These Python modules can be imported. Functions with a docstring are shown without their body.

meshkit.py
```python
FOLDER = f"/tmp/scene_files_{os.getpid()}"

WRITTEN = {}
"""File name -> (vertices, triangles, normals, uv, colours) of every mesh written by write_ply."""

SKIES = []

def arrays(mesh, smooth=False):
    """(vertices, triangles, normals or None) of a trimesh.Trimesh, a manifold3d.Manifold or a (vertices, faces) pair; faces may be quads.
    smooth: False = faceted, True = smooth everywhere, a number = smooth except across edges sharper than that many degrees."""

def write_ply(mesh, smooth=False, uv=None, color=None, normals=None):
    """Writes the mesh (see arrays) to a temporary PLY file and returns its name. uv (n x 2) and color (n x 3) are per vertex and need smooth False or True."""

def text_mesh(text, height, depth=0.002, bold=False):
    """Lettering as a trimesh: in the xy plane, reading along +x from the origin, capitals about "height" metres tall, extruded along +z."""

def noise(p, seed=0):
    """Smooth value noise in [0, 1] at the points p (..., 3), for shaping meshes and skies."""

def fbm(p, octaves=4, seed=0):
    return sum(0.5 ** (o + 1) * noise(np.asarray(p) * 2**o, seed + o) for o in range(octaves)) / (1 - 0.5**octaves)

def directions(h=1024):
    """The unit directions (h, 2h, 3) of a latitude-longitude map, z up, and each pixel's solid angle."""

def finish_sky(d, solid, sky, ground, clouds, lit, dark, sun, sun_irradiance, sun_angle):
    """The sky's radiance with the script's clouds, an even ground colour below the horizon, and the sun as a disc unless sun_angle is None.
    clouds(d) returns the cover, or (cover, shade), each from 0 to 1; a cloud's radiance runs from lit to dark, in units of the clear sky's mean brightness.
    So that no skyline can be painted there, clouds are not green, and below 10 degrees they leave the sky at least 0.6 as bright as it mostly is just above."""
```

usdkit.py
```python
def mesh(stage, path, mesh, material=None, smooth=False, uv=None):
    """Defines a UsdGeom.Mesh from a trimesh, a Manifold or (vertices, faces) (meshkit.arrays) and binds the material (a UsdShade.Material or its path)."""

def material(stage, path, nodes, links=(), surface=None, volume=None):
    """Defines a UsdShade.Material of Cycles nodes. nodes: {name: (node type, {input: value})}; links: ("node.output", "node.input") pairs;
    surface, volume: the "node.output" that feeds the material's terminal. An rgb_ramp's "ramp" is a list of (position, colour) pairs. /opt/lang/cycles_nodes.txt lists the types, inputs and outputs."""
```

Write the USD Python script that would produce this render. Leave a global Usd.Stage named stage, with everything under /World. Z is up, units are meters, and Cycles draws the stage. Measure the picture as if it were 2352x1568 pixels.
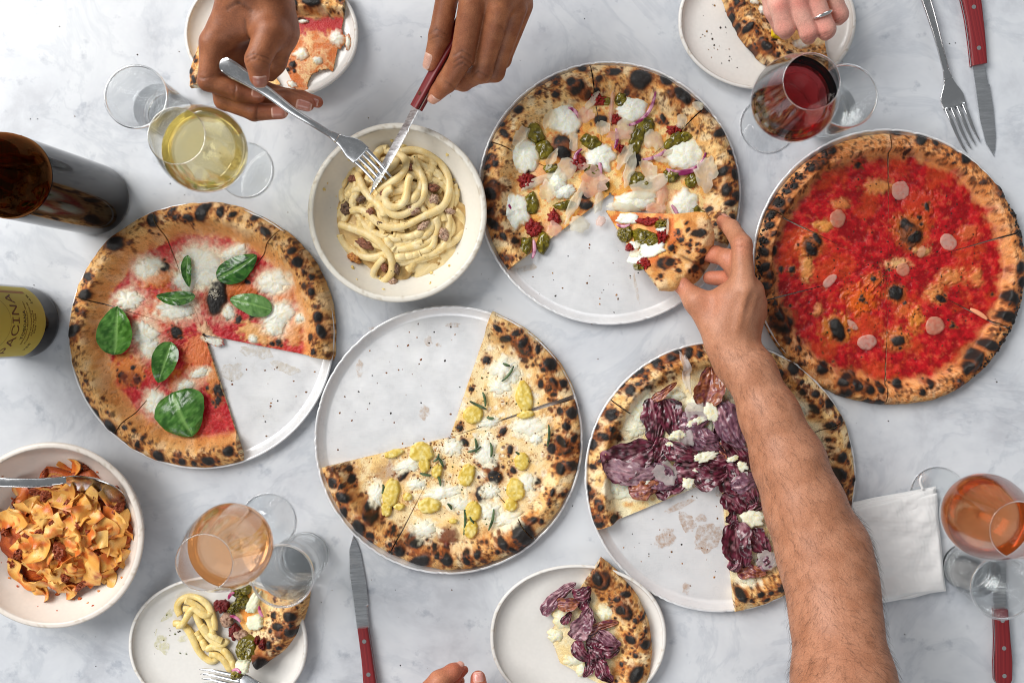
import math, random
import numpy as np, trimesh, shapely, usdkit, meshkit
from shapely.geometry import Polygon
from shapely import affinity
from scipy.spatial import cKDTree
from pxr import Usd, UsdGeom, UsdLux, UsdShade, Gf, Sdf, Vt
from meshkit import fbm, noise

stage = Usd.Stage.CreateInMemory()
UsdGeom.SetStageUpAxis(stage, 'Z'); UsdGeom.SetStageMetersPerUnit(stage, 1.0)
UsdGeom.Xform.Define(stage, '/World'); UsdGeom.Scope.Define(stage, '/World/Looks')
rnd = random.Random(7); R = np.random.default_rng(7)

# ------------------------------------------------------------------ camera
S, H, NX, NY = 0.0005, 1.15, 1290.0, 750.0     # metres per plan unit on the table, lens height, plumb point under the lens
cam = UsdGeom.Camera.Define(stage, '/World/camera')
cam.AddTranslateOp().Set(Gf.Vec3d(0, 0, H))
APER = 36.0; FOC = APER * H / (2352 * S)
cam.CreateHorizontalApertureAttr(APER); cam.CreateVerticalApertureAttr(APER * 682 / 1024); cam.CreateFocalLengthAttr(FOC)
cam.CreateHorizontalApertureOffsetAttr((1176 - NX) * S * FOC / H); cam.CreateVerticalApertureOffsetAttr(-(784 - NY) * S * FOC / H)
cam.CreateClippingRangeAttr(Gf.Vec2f(0.05, 50)); cam.CreateExposureAttr(0.05)

# ------------------------------------------------------------------ light: a big soft window on the left, a weak ceiling bounce
def rect_light(name, pos, target, w, h, inten, color):
    l = UsdLux.RectLight.Define(stage, '/World/' + name)
    p, t = Gf.Vec3d(*pos), Gf.Vec3d(*target)
    m = Gf.Matrix4d().SetLookAt(p, t, Gf.Vec3d(0, 0, 1) if abs(pos[0]-target[0]) + abs(pos[1]-target[1]) > .01 else Gf.Vec3d(0, 1, 0)).GetInverse()
    l.AddTransformOp().Set(m)
    l.CreateWidthAttr(w); l.CreateHeightAttr(h); l.CreateIntensityAttr(inten); l.CreateColorAttr(Gf.Vec3f(*color))
rect_light('window_light', (-4.2, 2.8, 4.4), (0, 0, 0), 4.6, 3.8, 11.0, (1.0, 0.985, 0.96))
rect_light('far_window_light', (1.6, 4.6, 3.2), (0, 0, 0), 3.4, 2.4, 2.2, (0.95, 0.975, 1.0))
rect_light('near_window_light', (-1.4, -4.4, 3.0), (0, 0, 0), 3.6, 2.2, 3.0, (0.96, 0.98, 1.0))
dome = UsdLux.DomeLight.Define(stage, '/World/ambient_light')
usdkit.material(stage, '/World/Looks/ambient', {'b': ('background_shader', {'color': (0.93, 0.97, 1.0), 'strength': 0.23})}, surface='b.background')
UsdShade.MaterialBindingAPI.Apply(dome.GetPrim()).Bind(UsdShade.Material.Get(stage, '/World/Looks/ambient'))

# ------------------------------------------------------------------ helpers
def W(x, y, z=0.0):
    k = S * (H - z) / H
    return np.array([(x - NX) * k, (NY - y) * k, z])
def WA(x, y, z):
    x, y, z = np.broadcast_arrays(np.asarray(x, float), np.asarray(y, float), np.asarray(z, float))
    k = S * (H - z) / H
    return np.stack([(x - NX) * k, (NY - y) * k, z], -1)
def LZ(px, z): return px * S * (H - z) / H
def zm(x0, y0, sc):
    return lambda x, y: ((x0 + x / sc) * .91875, (y0 + y / sc) * .91875)
def lin(c):
    c = np.asarray(c, float) / 255
    return np.where(c <= .04045, c / 12.92, ((c + .055) / 1.055) ** 2.4)
def C(r, g, b, k=0.97):
    v = lin((r, g, b)) * k
    return np.clip(v * min(1, .84 / v.max()), .004, .86)
def sm(a, b, x):
    t = np.clip((np.asarray(x, float) - a) / (b - a), 0, 1)
    return t * t * (3 - 2 * t)
def mixc(a, b, t):
    t = np.asarray(t)[..., None]
    return a * (1 - t) + b * t
def unit(v):
    v = np.asarray(v, float); return v / max(np.linalg.norm(v), 1e-12)

_used = {}
def numbered(parent, name):
    k = _used.get((parent, name), 0); _used[(parent, name)] = k + 1
    return f'{parent}/{name}' + (f'_{k:03d}' if k else '')
def props(prim, label=None, cat=None, group=None, kind=None):
    for k, v in (('label', label), ('category', cat), ('group', group), ('kind', kind)):
        if v: prim.SetCustomDataByKey(k, v)
def put(path, mesh, mat, col=None, wet=None, smooth=True, base=(0, 0, 0)):
    v, f = mesh if isinstance(mesh, tuple) else (mesh.vertices, mesh.faces)
    v = np.asarray(v, float) - np.asarray(base, float); f = np.asarray(f)
    if f.shape[1] == 4: f = np.vstack([f[:, [0, 1, 2]], f[:, [0, 2, 3]]])
    if smooth is not True and smooth is not False and (col is not None or wet is not None):
        t2 = trimesh.graph.smooth_shade(trimesh.Trimesh(v, f, process=False), angle=np.radians(smooth), facet_minarea=None)
        _, ix = cKDTree(v).query(t2.vertices)
        if col is not None and np.ndim(col) > 1: col = np.asarray(col)[ix]
        if wet is not None and np.ndim(wet) > 0: wet = np.asarray(wet)[ix]
        v, f, smooth = np.array(t2.vertices), np.array(t2.faces), True
    m = usdkit.mesh(stage, path, (v, f), M[mat], smooth=smooth)
    pv = UsdGeom.PrimvarsAPI(m)
    if col is not None:
        col = np.broadcast_to(np.asarray(col, float), (len(v), 3))
        pv.CreatePrimvar('col', Sdf.ValueTypeNames.Color3fArray, 'vertex').Set(Vt.Vec3fArray.FromNumpy(np.ascontiguousarray(col, np.float32)))
    if wet is not None:
        wet = np.broadcast_to(np.asarray(wet, float), (len(v),))
        pv.CreatePrimvar('wet', Sdf.ValueTypeNames.FloatArray, 'vertex').Set(Vt.FloatArray.FromNumpy(np.ascontiguousarray(wet, np.float32)))
    return m
class Thing:
    def __init__(s, name, label, cat, base, group=None):
        s.path = numbered('/World', name); s.base = np.asarray(base, float)
        x = UsdGeom.Xform.Define(stage, s.path); x.AddTranslateOp().Set(Gf.Vec3d(*map(float, s.base)))
        s.prim = x.GetPrim(); props(s.prim, label, cat, group)
    def add(s, name, mesh, mat, col=None, wet=None, smooth=True, label=None, kind=None, parent=None):
        p = numbered(parent or s.path, name)
        m = put(p, mesh, mat, col, wet, smooth, s.base)
        props(m.GetPrim(), label, kind=kind)
        return p
def single(name, mesh, mat, label=None, cat=None, group=None, kind=None, col=None, wet=None, smooth=True):
    m = put(numbered('/World', name), mesh, mat, col, wet, smooth)
    props(m.GetPrim(), label, cat, group, kind); return m

def grid_faces(n, m, wrap_m=False):
    i = np.arange(n - 1)[:, None]; j = np.arange(m if wrap_m else m - 1)[None]
    a = i * m + j; b = i * m + (j + 1) % m; c = (i + 1) * m + (j + 1) % m; d = (i + 1) * m + j
    return np.stack([a, b, c, d], -1).reshape(-1, 4)
def lathe(prof, n=96, center=(0, 0, 0), sx=1, sy=1, wob=0, seed=0, power=2):
    prof = np.asarray(prof, float); a = np.linspace(0, 2 * np.pi, n, endpoint=False)
    rr = prof[:, 0][:, None] * (1 + wob * (fbm(np.stack([np.cos(a) * 1.3 + seed, np.sin(a) * 1.3, a * 0], -1), 3, seed) - .5))[None]
    q = (np.abs(np.cos(a)) ** power + np.abs(np.sin(a)) ** power) ** (-1 / power) if power != 2 else 1
    v = np.stack([rr * q * np.cos(a) * sx, rr * q * np.sin(a) * sy, np.repeat(prof[:, 1][:, None], n, 1)], -1).reshape(-1, 3)
    return v + np.asarray(center), grid_faces(len(prof), n, True)[:, ::-1][:, [0, 1, 2, 3]]
def spline(pts, n):
    from scipy.interpolate import CubicSpline
    p = np.asarray(pts, float); d = np.r_[0, np.cumsum(np.maximum(np.linalg.norm(np.diff(p, axis=0), axis=1), 1e-9))]
    if len(p) == 2: return p[0] + (p[1] - p[0]) * np.linspace(0, 1, n)[:, None]
    return CubicSpline(d / d[-1], p)(np.linspace(0, 1, n))
def frames(c, up=(0, 0, 1)):
    t = np.gradient(c, axis=0); t /= np.maximum(np.linalg.norm(t, axis=1, keepdims=True), 1e-12)
    s = np.cross(np.broadcast_to(up, t.shape), t); l = np.linalg.norm(s, axis=1, keepdims=True)
    s = np.where(l > 1e-6, s / np.maximum(l, 1e-9), np.array([1., 0, 0])); n = np.cross(t, s)
    return t, s, n
def loft(c, w, h, n=12, power=2.0, up=(0, 0, 1), side=None, nrm=None, caps=True):
    """closed sections (half width w, half height h) along the points c"""
    c = np.asarray(c, float); m = len(c)
    t, s, u = frames(c, up)
    if side is not None: s = side
    if nrm is not None: u = nrm
    w = np.broadcast_to(w, m)[:, None]; h = np.broadcast_to(h, m)[:, None]
    a = np.linspace(0, 2 * np.pi, n, endpoint=False)
    ca, sa = np.cos(a), np.sin(a); e = 2 / power
    x = np.sign(ca) * np.abs(ca) ** e; y = np.sign(sa) * np.abs(sa) ** e
    v = c[:, None] + s[:, None] * (w * x)[..., None] + u[:, None] * (h * y)[..., None]
    f = np.vstack([grid_faces(m, n, True)[:, [0, 1, 2]], grid_faces(m, n, True)[:, [0, 2, 3]]]); v = v.reshape(-1, 3)
    if caps:
        k = len(v); v = np.vstack([v, c[:1], c[-1:]]); j = np.arange(n)
        f = np.vstack([f, np.stack([np.full(n, k), (j + 1) % n, j], 1), np.stack([np.full(n, k + 1), (m - 1) * n + j, (m - 1) * n + (j + 1) % n], 1)])
    return v, f
def merge(ms):
    vs, fs, o = [], [], 0
    for v, f in ms:
        f = np.asarray(f)
        if f.shape[1] == 4: f = np.vstack([f[:, [0, 1, 2]], f[:, [0, 2, 3]]])
        vs.append(np.asarray(v)); fs.append(f + o); o += len(v)
    return np.vstack(vs), np.vstack(fs)

# ------------------------------------------------------------------ materials
M = {}
def mat(name, nodes, links=(), surface='p.BSDF', **k):
    M[name] = usdkit.material(stage, '/World/Looks/' + name, nodes, links, surface=surface, **k)
def food_mat(name, bump_scale=900, bump=0.25, dist=0.0006, sss=0.0, r0=.8, r1=.14, grain=.25, spec=.34, coat=0):
    mat(name, {'a': ('attribute', {'attribute': 'col'}), 'w': ('attribute', {'attribute': 'wet'}), 'g': ('geometry', {}),
               'n': ('noise_texture', {'scale': bump_scale, 'detail': 4.0, 'roughness': .6}), 'n2': ('noise_texture', {'scale': bump_scale * 1.7, 'detail': 2.0}),
               'mr': ('map_range', {'to_min': r0, 'to_max': r1}), 'gr': ('map_range', {'from_min': .3, 'from_max': .7, 'to_min': 1 - grain, 'to_max': 1 + grain}),
               'mx': ('mix', {'mix_type': 'multiply', 'fac': 1.0}), 'cb': ('combine_color', {}),
               'b': ('bump', {'strength': bump, 'distance': dist}), 'p': ('principled_bsdf', {'subsurface_weight': sss, 'subsurface_scale': .002, 'subsurface_radius': (1, .5, .3), 'specular_ior_level': spec, 'coat_weight': coat})},
        [('g.position', 'n.vector'), ('g.position', 'n2.vector'), ('w.fac', 'mr.value'), ('mr.result', 'p.roughness'), ('n2.fac', 'gr.value'), ('gr.result', 'cb.r'), ('gr.result', 'cb.g'), ('gr.result', 'cb.b'),
         ('a.color', 'mx.color1'), ('cb.color', 'mx.color2'), ('mx.color', 'p.base_color'), ('n.fac', 'b.height'), ('b.normal', 'p.normal')])
food_mat('crust', 700, .5, .0012, grain=.22)
food_mat('cheese', 400, .16, .0008, sss=.35, r0=.55, r1=.25, grain=.06)
food_mat('leaf', 500, .2, .0006, r0=.5, r1=.13, grain=.12, spec=.55)
food_mat('pasta', 500, .3, .0010, sss=.0, r0=.5, r1=.25, grain=.07)
food_mat('meat', 900, .5, .0015, r0=.6, r1=.25, grain=.35)
food_mat('skin', 480, .42, .0009, sss=.07, r0=.6, r1=.4, grain=.16, spec=.42)
food_mat('plain', 800, .05, .0003, r0=.6, r1=.15, grain=.05)
food_mat('ceramic', 160, .10, .0008, r0=.5, r1=.14, grain=.02)
mat('shaving', {'a': ('attribute', {'attribute': 'col'}), 'd': ('principled_bsdf', {'roughness': .3}), 't': ('translucent_bsdf', {}), 'x': ('transparent_bsdf', {}), 'm': ('mix_closure', {'fac': .35}), 'm2': ('mix_closure', {'fac': .42})},
    [('a.color', 'd.base_color'), ('a.color', 't.color'), ('d.BSDF', 'm.closure1'), ('t.BSDF', 'm.closure2'), ('m.closure', 'm2.closure1'), ('x.BSDF', 'm2.closure2')], surface='m2.closure')
def metal(name, color, rough, nscale=(1, 1, 1), var=.1, bump=.0):
    mat(name, {'g': ('geometry', {}), 'mp': ('mapping', {'scale': nscale}), 'n': ('noise_texture', {'scale': 120.0, 'detail': 5.0, 'roughness': .65}),
               'mr': ('map_range', {'from_min': .3, 'from_max': .7, 'to_min': rough - var, 'to_max': rough + var}), 'b': ('bump', {'strength': bump, 'distance': .0004}),
               'p': ('principled_bsdf', {'metallic': 1.0, 'base_color': color})},
        [('g.position', 'mp.vector'), ('mp.vector', 'n.vector'), ('n.fac', 'mr.value'), ('mr.result', 'p.roughness'), ('n.fac', 'b.height'), ('b.normal', 'p.normal')])
metal('steel', (.62, .62, .63), .2, var=.06)
metal('blade_steel', (.66, .67, .69), .3, (.3, 3, 1), .08)
metal('silver', (.85, .84, .82), .12, var=.04)
mat('aluminium', {'g': ('geometry', {}), 'n': ('noise_texture', {'scale': 35.0, 'detail': 8.0, 'roughness': .7}), 'n2': ('noise_texture', {'scale': 14.0, 'detail': 6.0, 'roughness': .65}), 'mp': ('mapping', {'scale': (1, 22, 1), 'rotation': (0, 0, .7)}), 'mp2': ('mapping', {'scale': (26, 1, 1), 'rotation': (0, 0, -.3)}), 'n3': ('noise_texture', {'scale': 60.0, 'detail': 4.0}), 'n4': ('noise_texture', {'scale': 60.0, 'detail': 4.0}),
                  's1': ('map_range', {'from_min': .60, 'from_max': .70, 'to_min': 1.0, 'to_max': .95, 'clamp': True}), 's2': ('map_range', {'from_min': .60, 'from_max': .70, 'to_min': 1.0, 'to_max': 1.04, 'clamp': True}), 'sm': ('math', {'math_type': 'multiply'}), 'cb': ('combine_color', {}), 'mx': ('mix', {'mix_type': 'multiply', 'fac': 1.0}),
                  'r': ('rgb_ramp', {'ramp': [(.3, (.71, .72, .73)), (.5, (.78, .78, .79)), (.62, (.81, .81, .81)), (.72, (.75, .74, .72))]}), 'mr': ('map_range', {'from_min': .3, 'from_max': .7, 'to_min': .28, 'to_max': .52}),
                  'b': ('bump', {'strength': .15, 'distance': .0004}), 'p': ('principled_bsdf', {'metallic': .35, 'specular_ior_level': .4})},
    [('g.position', 'n.vector'), ('g.position', 'n2.vector'), ('g.position', 'mp.vector'), ('g.position', 'mp2.vector'), ('mp.vector', 'n3.vector'), ('mp2.vector', 'n4.vector'), ('n3.fac', 's1.value'), ('n4.fac', 's2.value'), ('s1.result', 'sm.value1'), ('s2.result', 'sm.value2'), ('sm.value', 'cb.r'), ('sm.value', 'cb.g'), ('sm.value', 'cb.b'), ('n2.fac', 'r.fac'), ('r.color', 'mx.color1'), ('cb.color', 'mx.color2'), ('mx.color', 'p.base_color'), ('n.fac', 'mr.value'), ('mr.result', 'p.roughness'), ('n3.fac', 'b.height'), ('b.normal', 'p.normal')])
mat('stain', {'a': ('attribute', {'attribute': 'col'}), 'g': ('geometry', {}), 'n': ('noise_texture', {'scale': 190.0, 'detail': 7.0, 'roughness': .75}), 'mr': ('map_range', {'from_min': .40, 'from_max': .78, 'to_max': .8, 'clamp': True}), 'p': ('principled_bsdf', {'roughness': .5}), 't': ('transparent_bsdf', {}), 'm': ('mix_closure', {})},
    [('a.color', 'p.base_color'), ('g.position', 'n.vector'), ('n.fac', 'mr.value'), ('mr.result', 'm.fac'), ('t.BSDF', 'm.closure1'), ('p.BSDF', 'm.closure2')], surface='m.closure')
mat('clear_glass', {'f': ('layer_weight', {'blend': .5}), 'pw': ('math', {'math_type': 'power', 'value2': 3.5}), 'mr': ('map_range', {'to_min': .045, 'to_max': .62}), 't': ('transparent_bsdf', {'color': (.985, .99, .99)}), 'g': ('glossy_bsdf', {'color': (1, 1, 1), 'roughness': .02}), 'm': ('mix_closure', {})},
    [('f.facing', 'pw.value1'), ('pw.value', 'mr.value'), ('mr.result', 'm.fac'), ('t.BSDF', 'm.closure1'), ('g.BSDF', 'm.closure2')], surface='m.closure')
mat('thick_glass', {'p': ('glass_bsdf', {'color': (1, 1, 1), 'IOR': 1.48, 'roughness': 0.0})}, surface='p.BSDF')
mat('water', {'p': ('glass_bsdf', {'color': (.99, .997, 1), 'IOR': 1.33, 'roughness': 0.0}), 't': ('transparent_bsdf', {'color': (.99, .997, 1)}), 'm': ('mix_closure', {'fac': .5})}, [('p.BSDF', 'm.closure1'), ('t.BSDF', 'm.closure2')], surface='m.closure')
def wine_mat(name, color, absorb, dens, cloud=0.0, body=(1, 1, 1)):
    mat(name, {'p': ('glass_bsdf', {'color': color, 'IOR': 1.34, 'roughness': 0.0}), 'd': ('diffuse_bsdf', {'color': body}), 'tl': ('translucent_bsdf', {'color': body}), 'm1': ('mix_closure', {'fac': .5}), 'm2': ('mix_closure', {'fac': cloud}), 'v': ('absorption_volume', {'color': absorb, 'density': dens})},
        [('d.BSDF', 'm1.closure1'), ('tl.BSDF', 'm1.closure2'), ('p.BSDF', 'm2.closure1'), ('m1.closure', 'm2.closure2')], surface='m2.closure', volume='v.volume')
wine_mat('white_wine', (1, .99, .95), (.995, .91, .42), 18.0, .20, C(242, 222, 132))
wine_mat('rose_wine', (1, .97, .95), (.97, .73, .40), 24.0, .36, C(240, 184, 124))
wine_mat('orange_wine', (1, .96, .92), (.93, .58, .20), 42.0, .32, C(196, 108, 48))
wine_mat('red_wine', (1, .9, .9), (.70, .02, .05), 90.0)
mat('bottle_glass', {'g': ('geometry', {}), 'n': ('noise_texture', {'scale': 60.0, 'detail': 3.0}), 'b': ('bump', {'strength': .03, 'distance': .001}), 'p': ('principled_bsdf', {'base_color': (.012, .009, .008), 'roughness': .07, 'specular_ior_level': .26})}, [('g.position', 'n.vector'), ('n.fac', 'b.height'), ('b.normal', 'p.normal')])
mat('shoulder_glass', {'p': ('glass_bsdf', {'color': (.40, .17, .06), 'IOR': 1.5, 'roughness': 0.0})})
mat('dark_wine', {'p': ('principled_bsdf', {'base_color': (.012, .005, .004), 'roughness': .05})})
mat('marble', {'g': ('geometry', {}), 'w': ('noise_texture', {'scale': 3.2, 'detail': 3.0}), 'wm': ('vector_math', {'math_type': 'multiply_add', 'vector2': (.16, .16, .16)}),
               'n': ('noise_texture', {'scale': 8.5, 'detail': 11.0, 'roughness': .66, 'distortion': .25}), 'r': ('rgb_ramp', {'ramp': [(0, (.37, .385, .42)), (.34, (.46, .475, .51)), (.45, (.555, .575, .61)), (.58, (.62, .638, .665)), (1, (.675, .688, .705))]}),
               'v': ('noise_texture', {'scale': 7.0, 'detail': 10.0, 'roughness': .62, 'distortion': .8}), 'vr': ('rgb_ramp', {'ramp': [(0, (1, 1, 1)), (.46, (1, 1, 1)), (.5, (.88, .89, .905)), (.53, (1, 1, 1)), (1, (1, 1, 1))]}),
               's': ('noise_texture', {'scale': 34.0, 'detail': 6.0, 'roughness': .62}), 'sr': ('rgb_ramp', {'ramp': [(0, (.44, .46, .50)), (.30, (.66, .68, .72)), (.40, (1, 1, 1)), (1, (1, 1, 1))]}),
               'm1': ('mix', {'mix_type': 'multiply', 'fac': 1.0}), 'm2': ('mix', {'mix_type': 'multiply', 'fac': .8}), 'rn': ('noise_texture', {'scale': 60.0, 'detail': 4.0}), 'mr': ('map_range', {'to_min': .18, 'to_max': .42}), 'p': ('principled_bsdf', {'specular_ior_level': .4})},
    [('g.position', 'w.vector'), ('w.color', 'wm.vector1'), ('g.position', 'wm.vector3'), ('wm.vector', 'n.vector'), ('n.fac', 'r.fac'), ('wm.vector', 'v.vector'), ('v.fac', 'vr.fac'), ('g.position', 's.vector'), ('s.fac', 'sr.fac'),
     ('r.color', 'm1.color1'), ('vr.color', 'm1.color2'), ('m1.color', 'm2.color1'), ('sr.color', 'm2.color2'), ('m2.color', 'p.base_color'), ('g.position', 'rn.vector'), ('rn.fac', 'mr.value'), ('mr.result', 'p.roughness')])
mat('red_wood', {'tc': ('texture_coordinate', {}), 'a': ('attribute', {'attribute': 'col'}), 'w': ('attribute', {'attribute': 'wet'}), 'n': ('noise_texture', {'dimensions': '1D', 'scale': 900.0, 'detail': 4.0, 'roughness': .7}), 'r': ('rgb_ramp', {'ramp': [(.3, (.10, .006, .010)), (.55, (.21, .014, .018)), (.75, (.30, .035, .03))]}), 'p': ('principled_bsdf', {'roughness': .42})},
    [('w.fac', 'n.w'), ('n.fac', 'r.fac'), ('r.color', 'p.base_color')])
mat('cloth', {'g': ('geometry', {}), 'wx': ('wave_texture', {'bands_direction': 'x', 'scale': 330.0, 'distortion': 1.0}), 'wy': ('wave_texture', {'bands_direction': 'y', 'scale': 330.0, 'distortion': 1.0}), 'ad': ('math', {'math_type': 'add'}), 'n': ('noise_texture', {'scale': 900.0, 'detail': 3.0}), 'ad2': ('math', {'math_type': 'add'}),
              'b': ('bump', {'strength': .35, 'distance': .0006}), 'p': ('principled_bsdf', {'base_color': (.76, .755, .75), 'roughness': .9, 'sheen_weight': .25})},
    [('g.position', 'wx.vector'), ('g.position', 'wy.vector'), ('g.position', 'n.vector'), ('wx.fac', 'ad.value1'), ('wy.fac', 'ad.value2'), ('ad.value', 'ad2.value1'), ('n.fac', 'ad2.value2'), ('ad2.value', 'b.height'), ('b.normal', 'p.normal')])
mat('hair', {'p': ('principled_bsdf', {'base_color': (.03, .014, .008), 'roughness': .5})})

# ------------------------------------------------------------------ table
tb = trimesh.creation.box((1.6, 1.15, .03)); tb.apply_translation((-.02, -.02, -.015))
single('marble_table_top', tb, 'marble', 'grey and white veined marble table top under all the food', 'table top', kind='structure', smooth=False)
# ------------------------------------------------------------------ pans, plates, bowls
PZ = .011
def pan(cx, cy, rp, label, seed, crimp):
    c = W(cx, cy, PZ); r = LZ(rp, PZ); c[2] = 0
    T = Thing('pizza_pan', label, 'pizza pan', c, 'round aluminium pizza pans')
    n = 420; a = np.linspace(0, 2 * np.pi, n, endpoint=False)
    pr = [(0, .0016), (.3 * r, .0016), (.6 * r, .0016), (.85 * r, .0016), (.915 * r, .0016), (.927 * r, .0020), (.948 * r, .0042), (.981 * r, .0088)]
    v, f = lathe(pr, n, c)
    T.add('pan_base', (v, f[:, ::-1]), 'aluminium')
    v2, f2 = lathe([(.0, .0002), (.92 * r, .0002), (.98 * r, .0085)], 120, c); T.add('pan_underside', (v2, f2), 'aluminium')
    q = .0015; t = np.linspace(np.pi * 1.05, -np.pi * .75, 12)
    rr = np.stack([.990 * r + q * np.cos(t), .0098 + q * .85 * np.sin(t)], -1)
    rr[0] = (.9805 * r, .0085)
    v, f = lathe(rr, n, c)
    if crimp:
        rg = np.random.default_rng(seed); d = np.zeros(n)
        for k in rg.choice(n, 70, False):
            d[k] = -rg.uniform(.0004, .0011); d[(k + 1) % n] = d[k] * .5
        vv = v.reshape(len(rr), n, 3); dr = vv[..., :2] - c[:2]; vv[..., :2] += dr / np.linalg.norm(dr, axis=-1, keepdims=True) * (d * .6)[None, :, None]; vv[..., 2] += d[None] * .8; v = vv.reshape(-1, 3)
    T.add('rolled_rim', (v, f[:, ::-1]), 'aluminium')
    return T
pans = dict(A=pan(462, 771, 306, 'smooth rimmed aluminium pan under the basil and tomato pizza', 1, 0),
            B=pan(1399, 443, 303, 'aluminium pan under the pizza with green peppers and shaved cheese', 2, 1),
            C=pan(1030, 1010, 309, 'half empty aluminium pan under the white potato and rosemary pizza', 3, 1),
            D=pan(2038, 606, 311, 'aluminium pan under the whole red tomato pizza', 4, 1),
            E=pan(1654, 1094, 312, 'aluminium pan under the purple radicchio pizza', 5, 1))

def dish(T, a, b, hgt, foot, wall, seed, power=2.0, name='plate_body', col=C(222, 219, 214), lip=.0035, n=200, flat=.62):
    """stoneware dish: half axes a, b at the lip, flat floor, walls rising to the height"""
    A = 1.0
    ins = [(0, wall), (flat * .5, wall), (flat * .85, wall + .0002), (flat, wall + .001), (flat + (1 - flat) * .35, wall + (hgt - wall) * .18), (flat + (1 - flat) * .65, wall + (hgt - wall) * .5), (flat + (1 - flat) * .86, wall + (hgt - wall) * .86), (1 - lip / a * 1.15, hgt - .0008), (1 - lip / a * .75, hgt), (1 - lip / a * .3, hgt - .0003), (1, hgt - .0016), (1 - lip / a * .1, hgt - .0035)]
    out = [(flat + (1 - flat) * .8, hgt * .45), (flat + (1 - flat) * .35, .002), (flat * .9, .0003), (0, .0003)]
    pr = [(x * a, z) for x, z in ins + out]
    v, f = lathe(pr, n, T.base, 1, b / a, .02, seed, power)
    nz = fbm(v * 300, 2, 3); rim = sm(hgt - .0022, hgt - .0008, v[:, 2])
    c = np.broadcast_to(col, v.shape) * (1 + .05 * (fbm(v * 40, 3, 5) - .5))[:, None]
    c = mixc(c, C(176, 160, 135), rim * sm(.6, .75, nz) * .6)
    T.add(name, (v, f[:, ::-1]), 'ceramic', np.clip(c, 0, .86), .55 + .3 * (1 - rim))
def plate(cx, cy, a, b, label, seed, pw=2.12):
    z = .016; c = W(cx, cy, z); c[2] = 0
    T = Thing('oval_plate', label, 'plate', c, 'white oval stoneware plates'); T.z = .0045
    dish(T, LZ(a, z), LZ(b, z), z, .002, .0045, seed, pw, lip=.004, flat=.78); return T
plates = [plate(622, 78, 200, 152, 'white oval plate under the bitten tomato slice and the hand holding the fork', 3),
          plate(1762, 48, 204, 158, 'white oval plate under the pale hand with the ring', 5),
          plate(500, 1482, 206, 160, 'white oval plate of leftover pasta and a pizza slice with a fork', 8),
          plate(1328, 1462, 203, 166, 'white oval plate with a single slice of radicchio pizza', 11)]
def bowl_z(T, cx, cy, rp, z, wall=.006, flat=.56):
    f = flat; xs = [0, f, f + (1 - f) * .35, f + (1 - f) * .65, f + (1 - f) * .86, .985]; zs = [wall, wall + .001, wall + (z - wall) * .18, wall + (z - wall) * .5, wall + (z - wall) * .86, z]
    def g(x, y):
        t = .5
        for _ in range(4):
            h = np.interp(t, xs, zs); p = W(x, y, h); t = math.hypot(p[0] - T.base[0], p[1] - T.base[1]) / T.R
        return np.interp(t, xs, zs) + .0004
    return g
def bowl(cx, cy, rp, z, label, seed, col):
    c = W(cx, cy, z); c[2] = 0
    T = Thing('pasta_bowl', label, 'bowl', c, 'white stoneware pasta bowls'); T.R = LZ(rp, z); T.z = .006
    dish(T, T.R, T.R, z, .003, .006, seed, name='bowl_body', col=col, lip=.006, flat=.56); return T
bowl1 = bowl(912, 488, 206, .044, 'white bowl of creamy long pasta in the middle of the table', 21, C(224, 219, 208))
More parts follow.
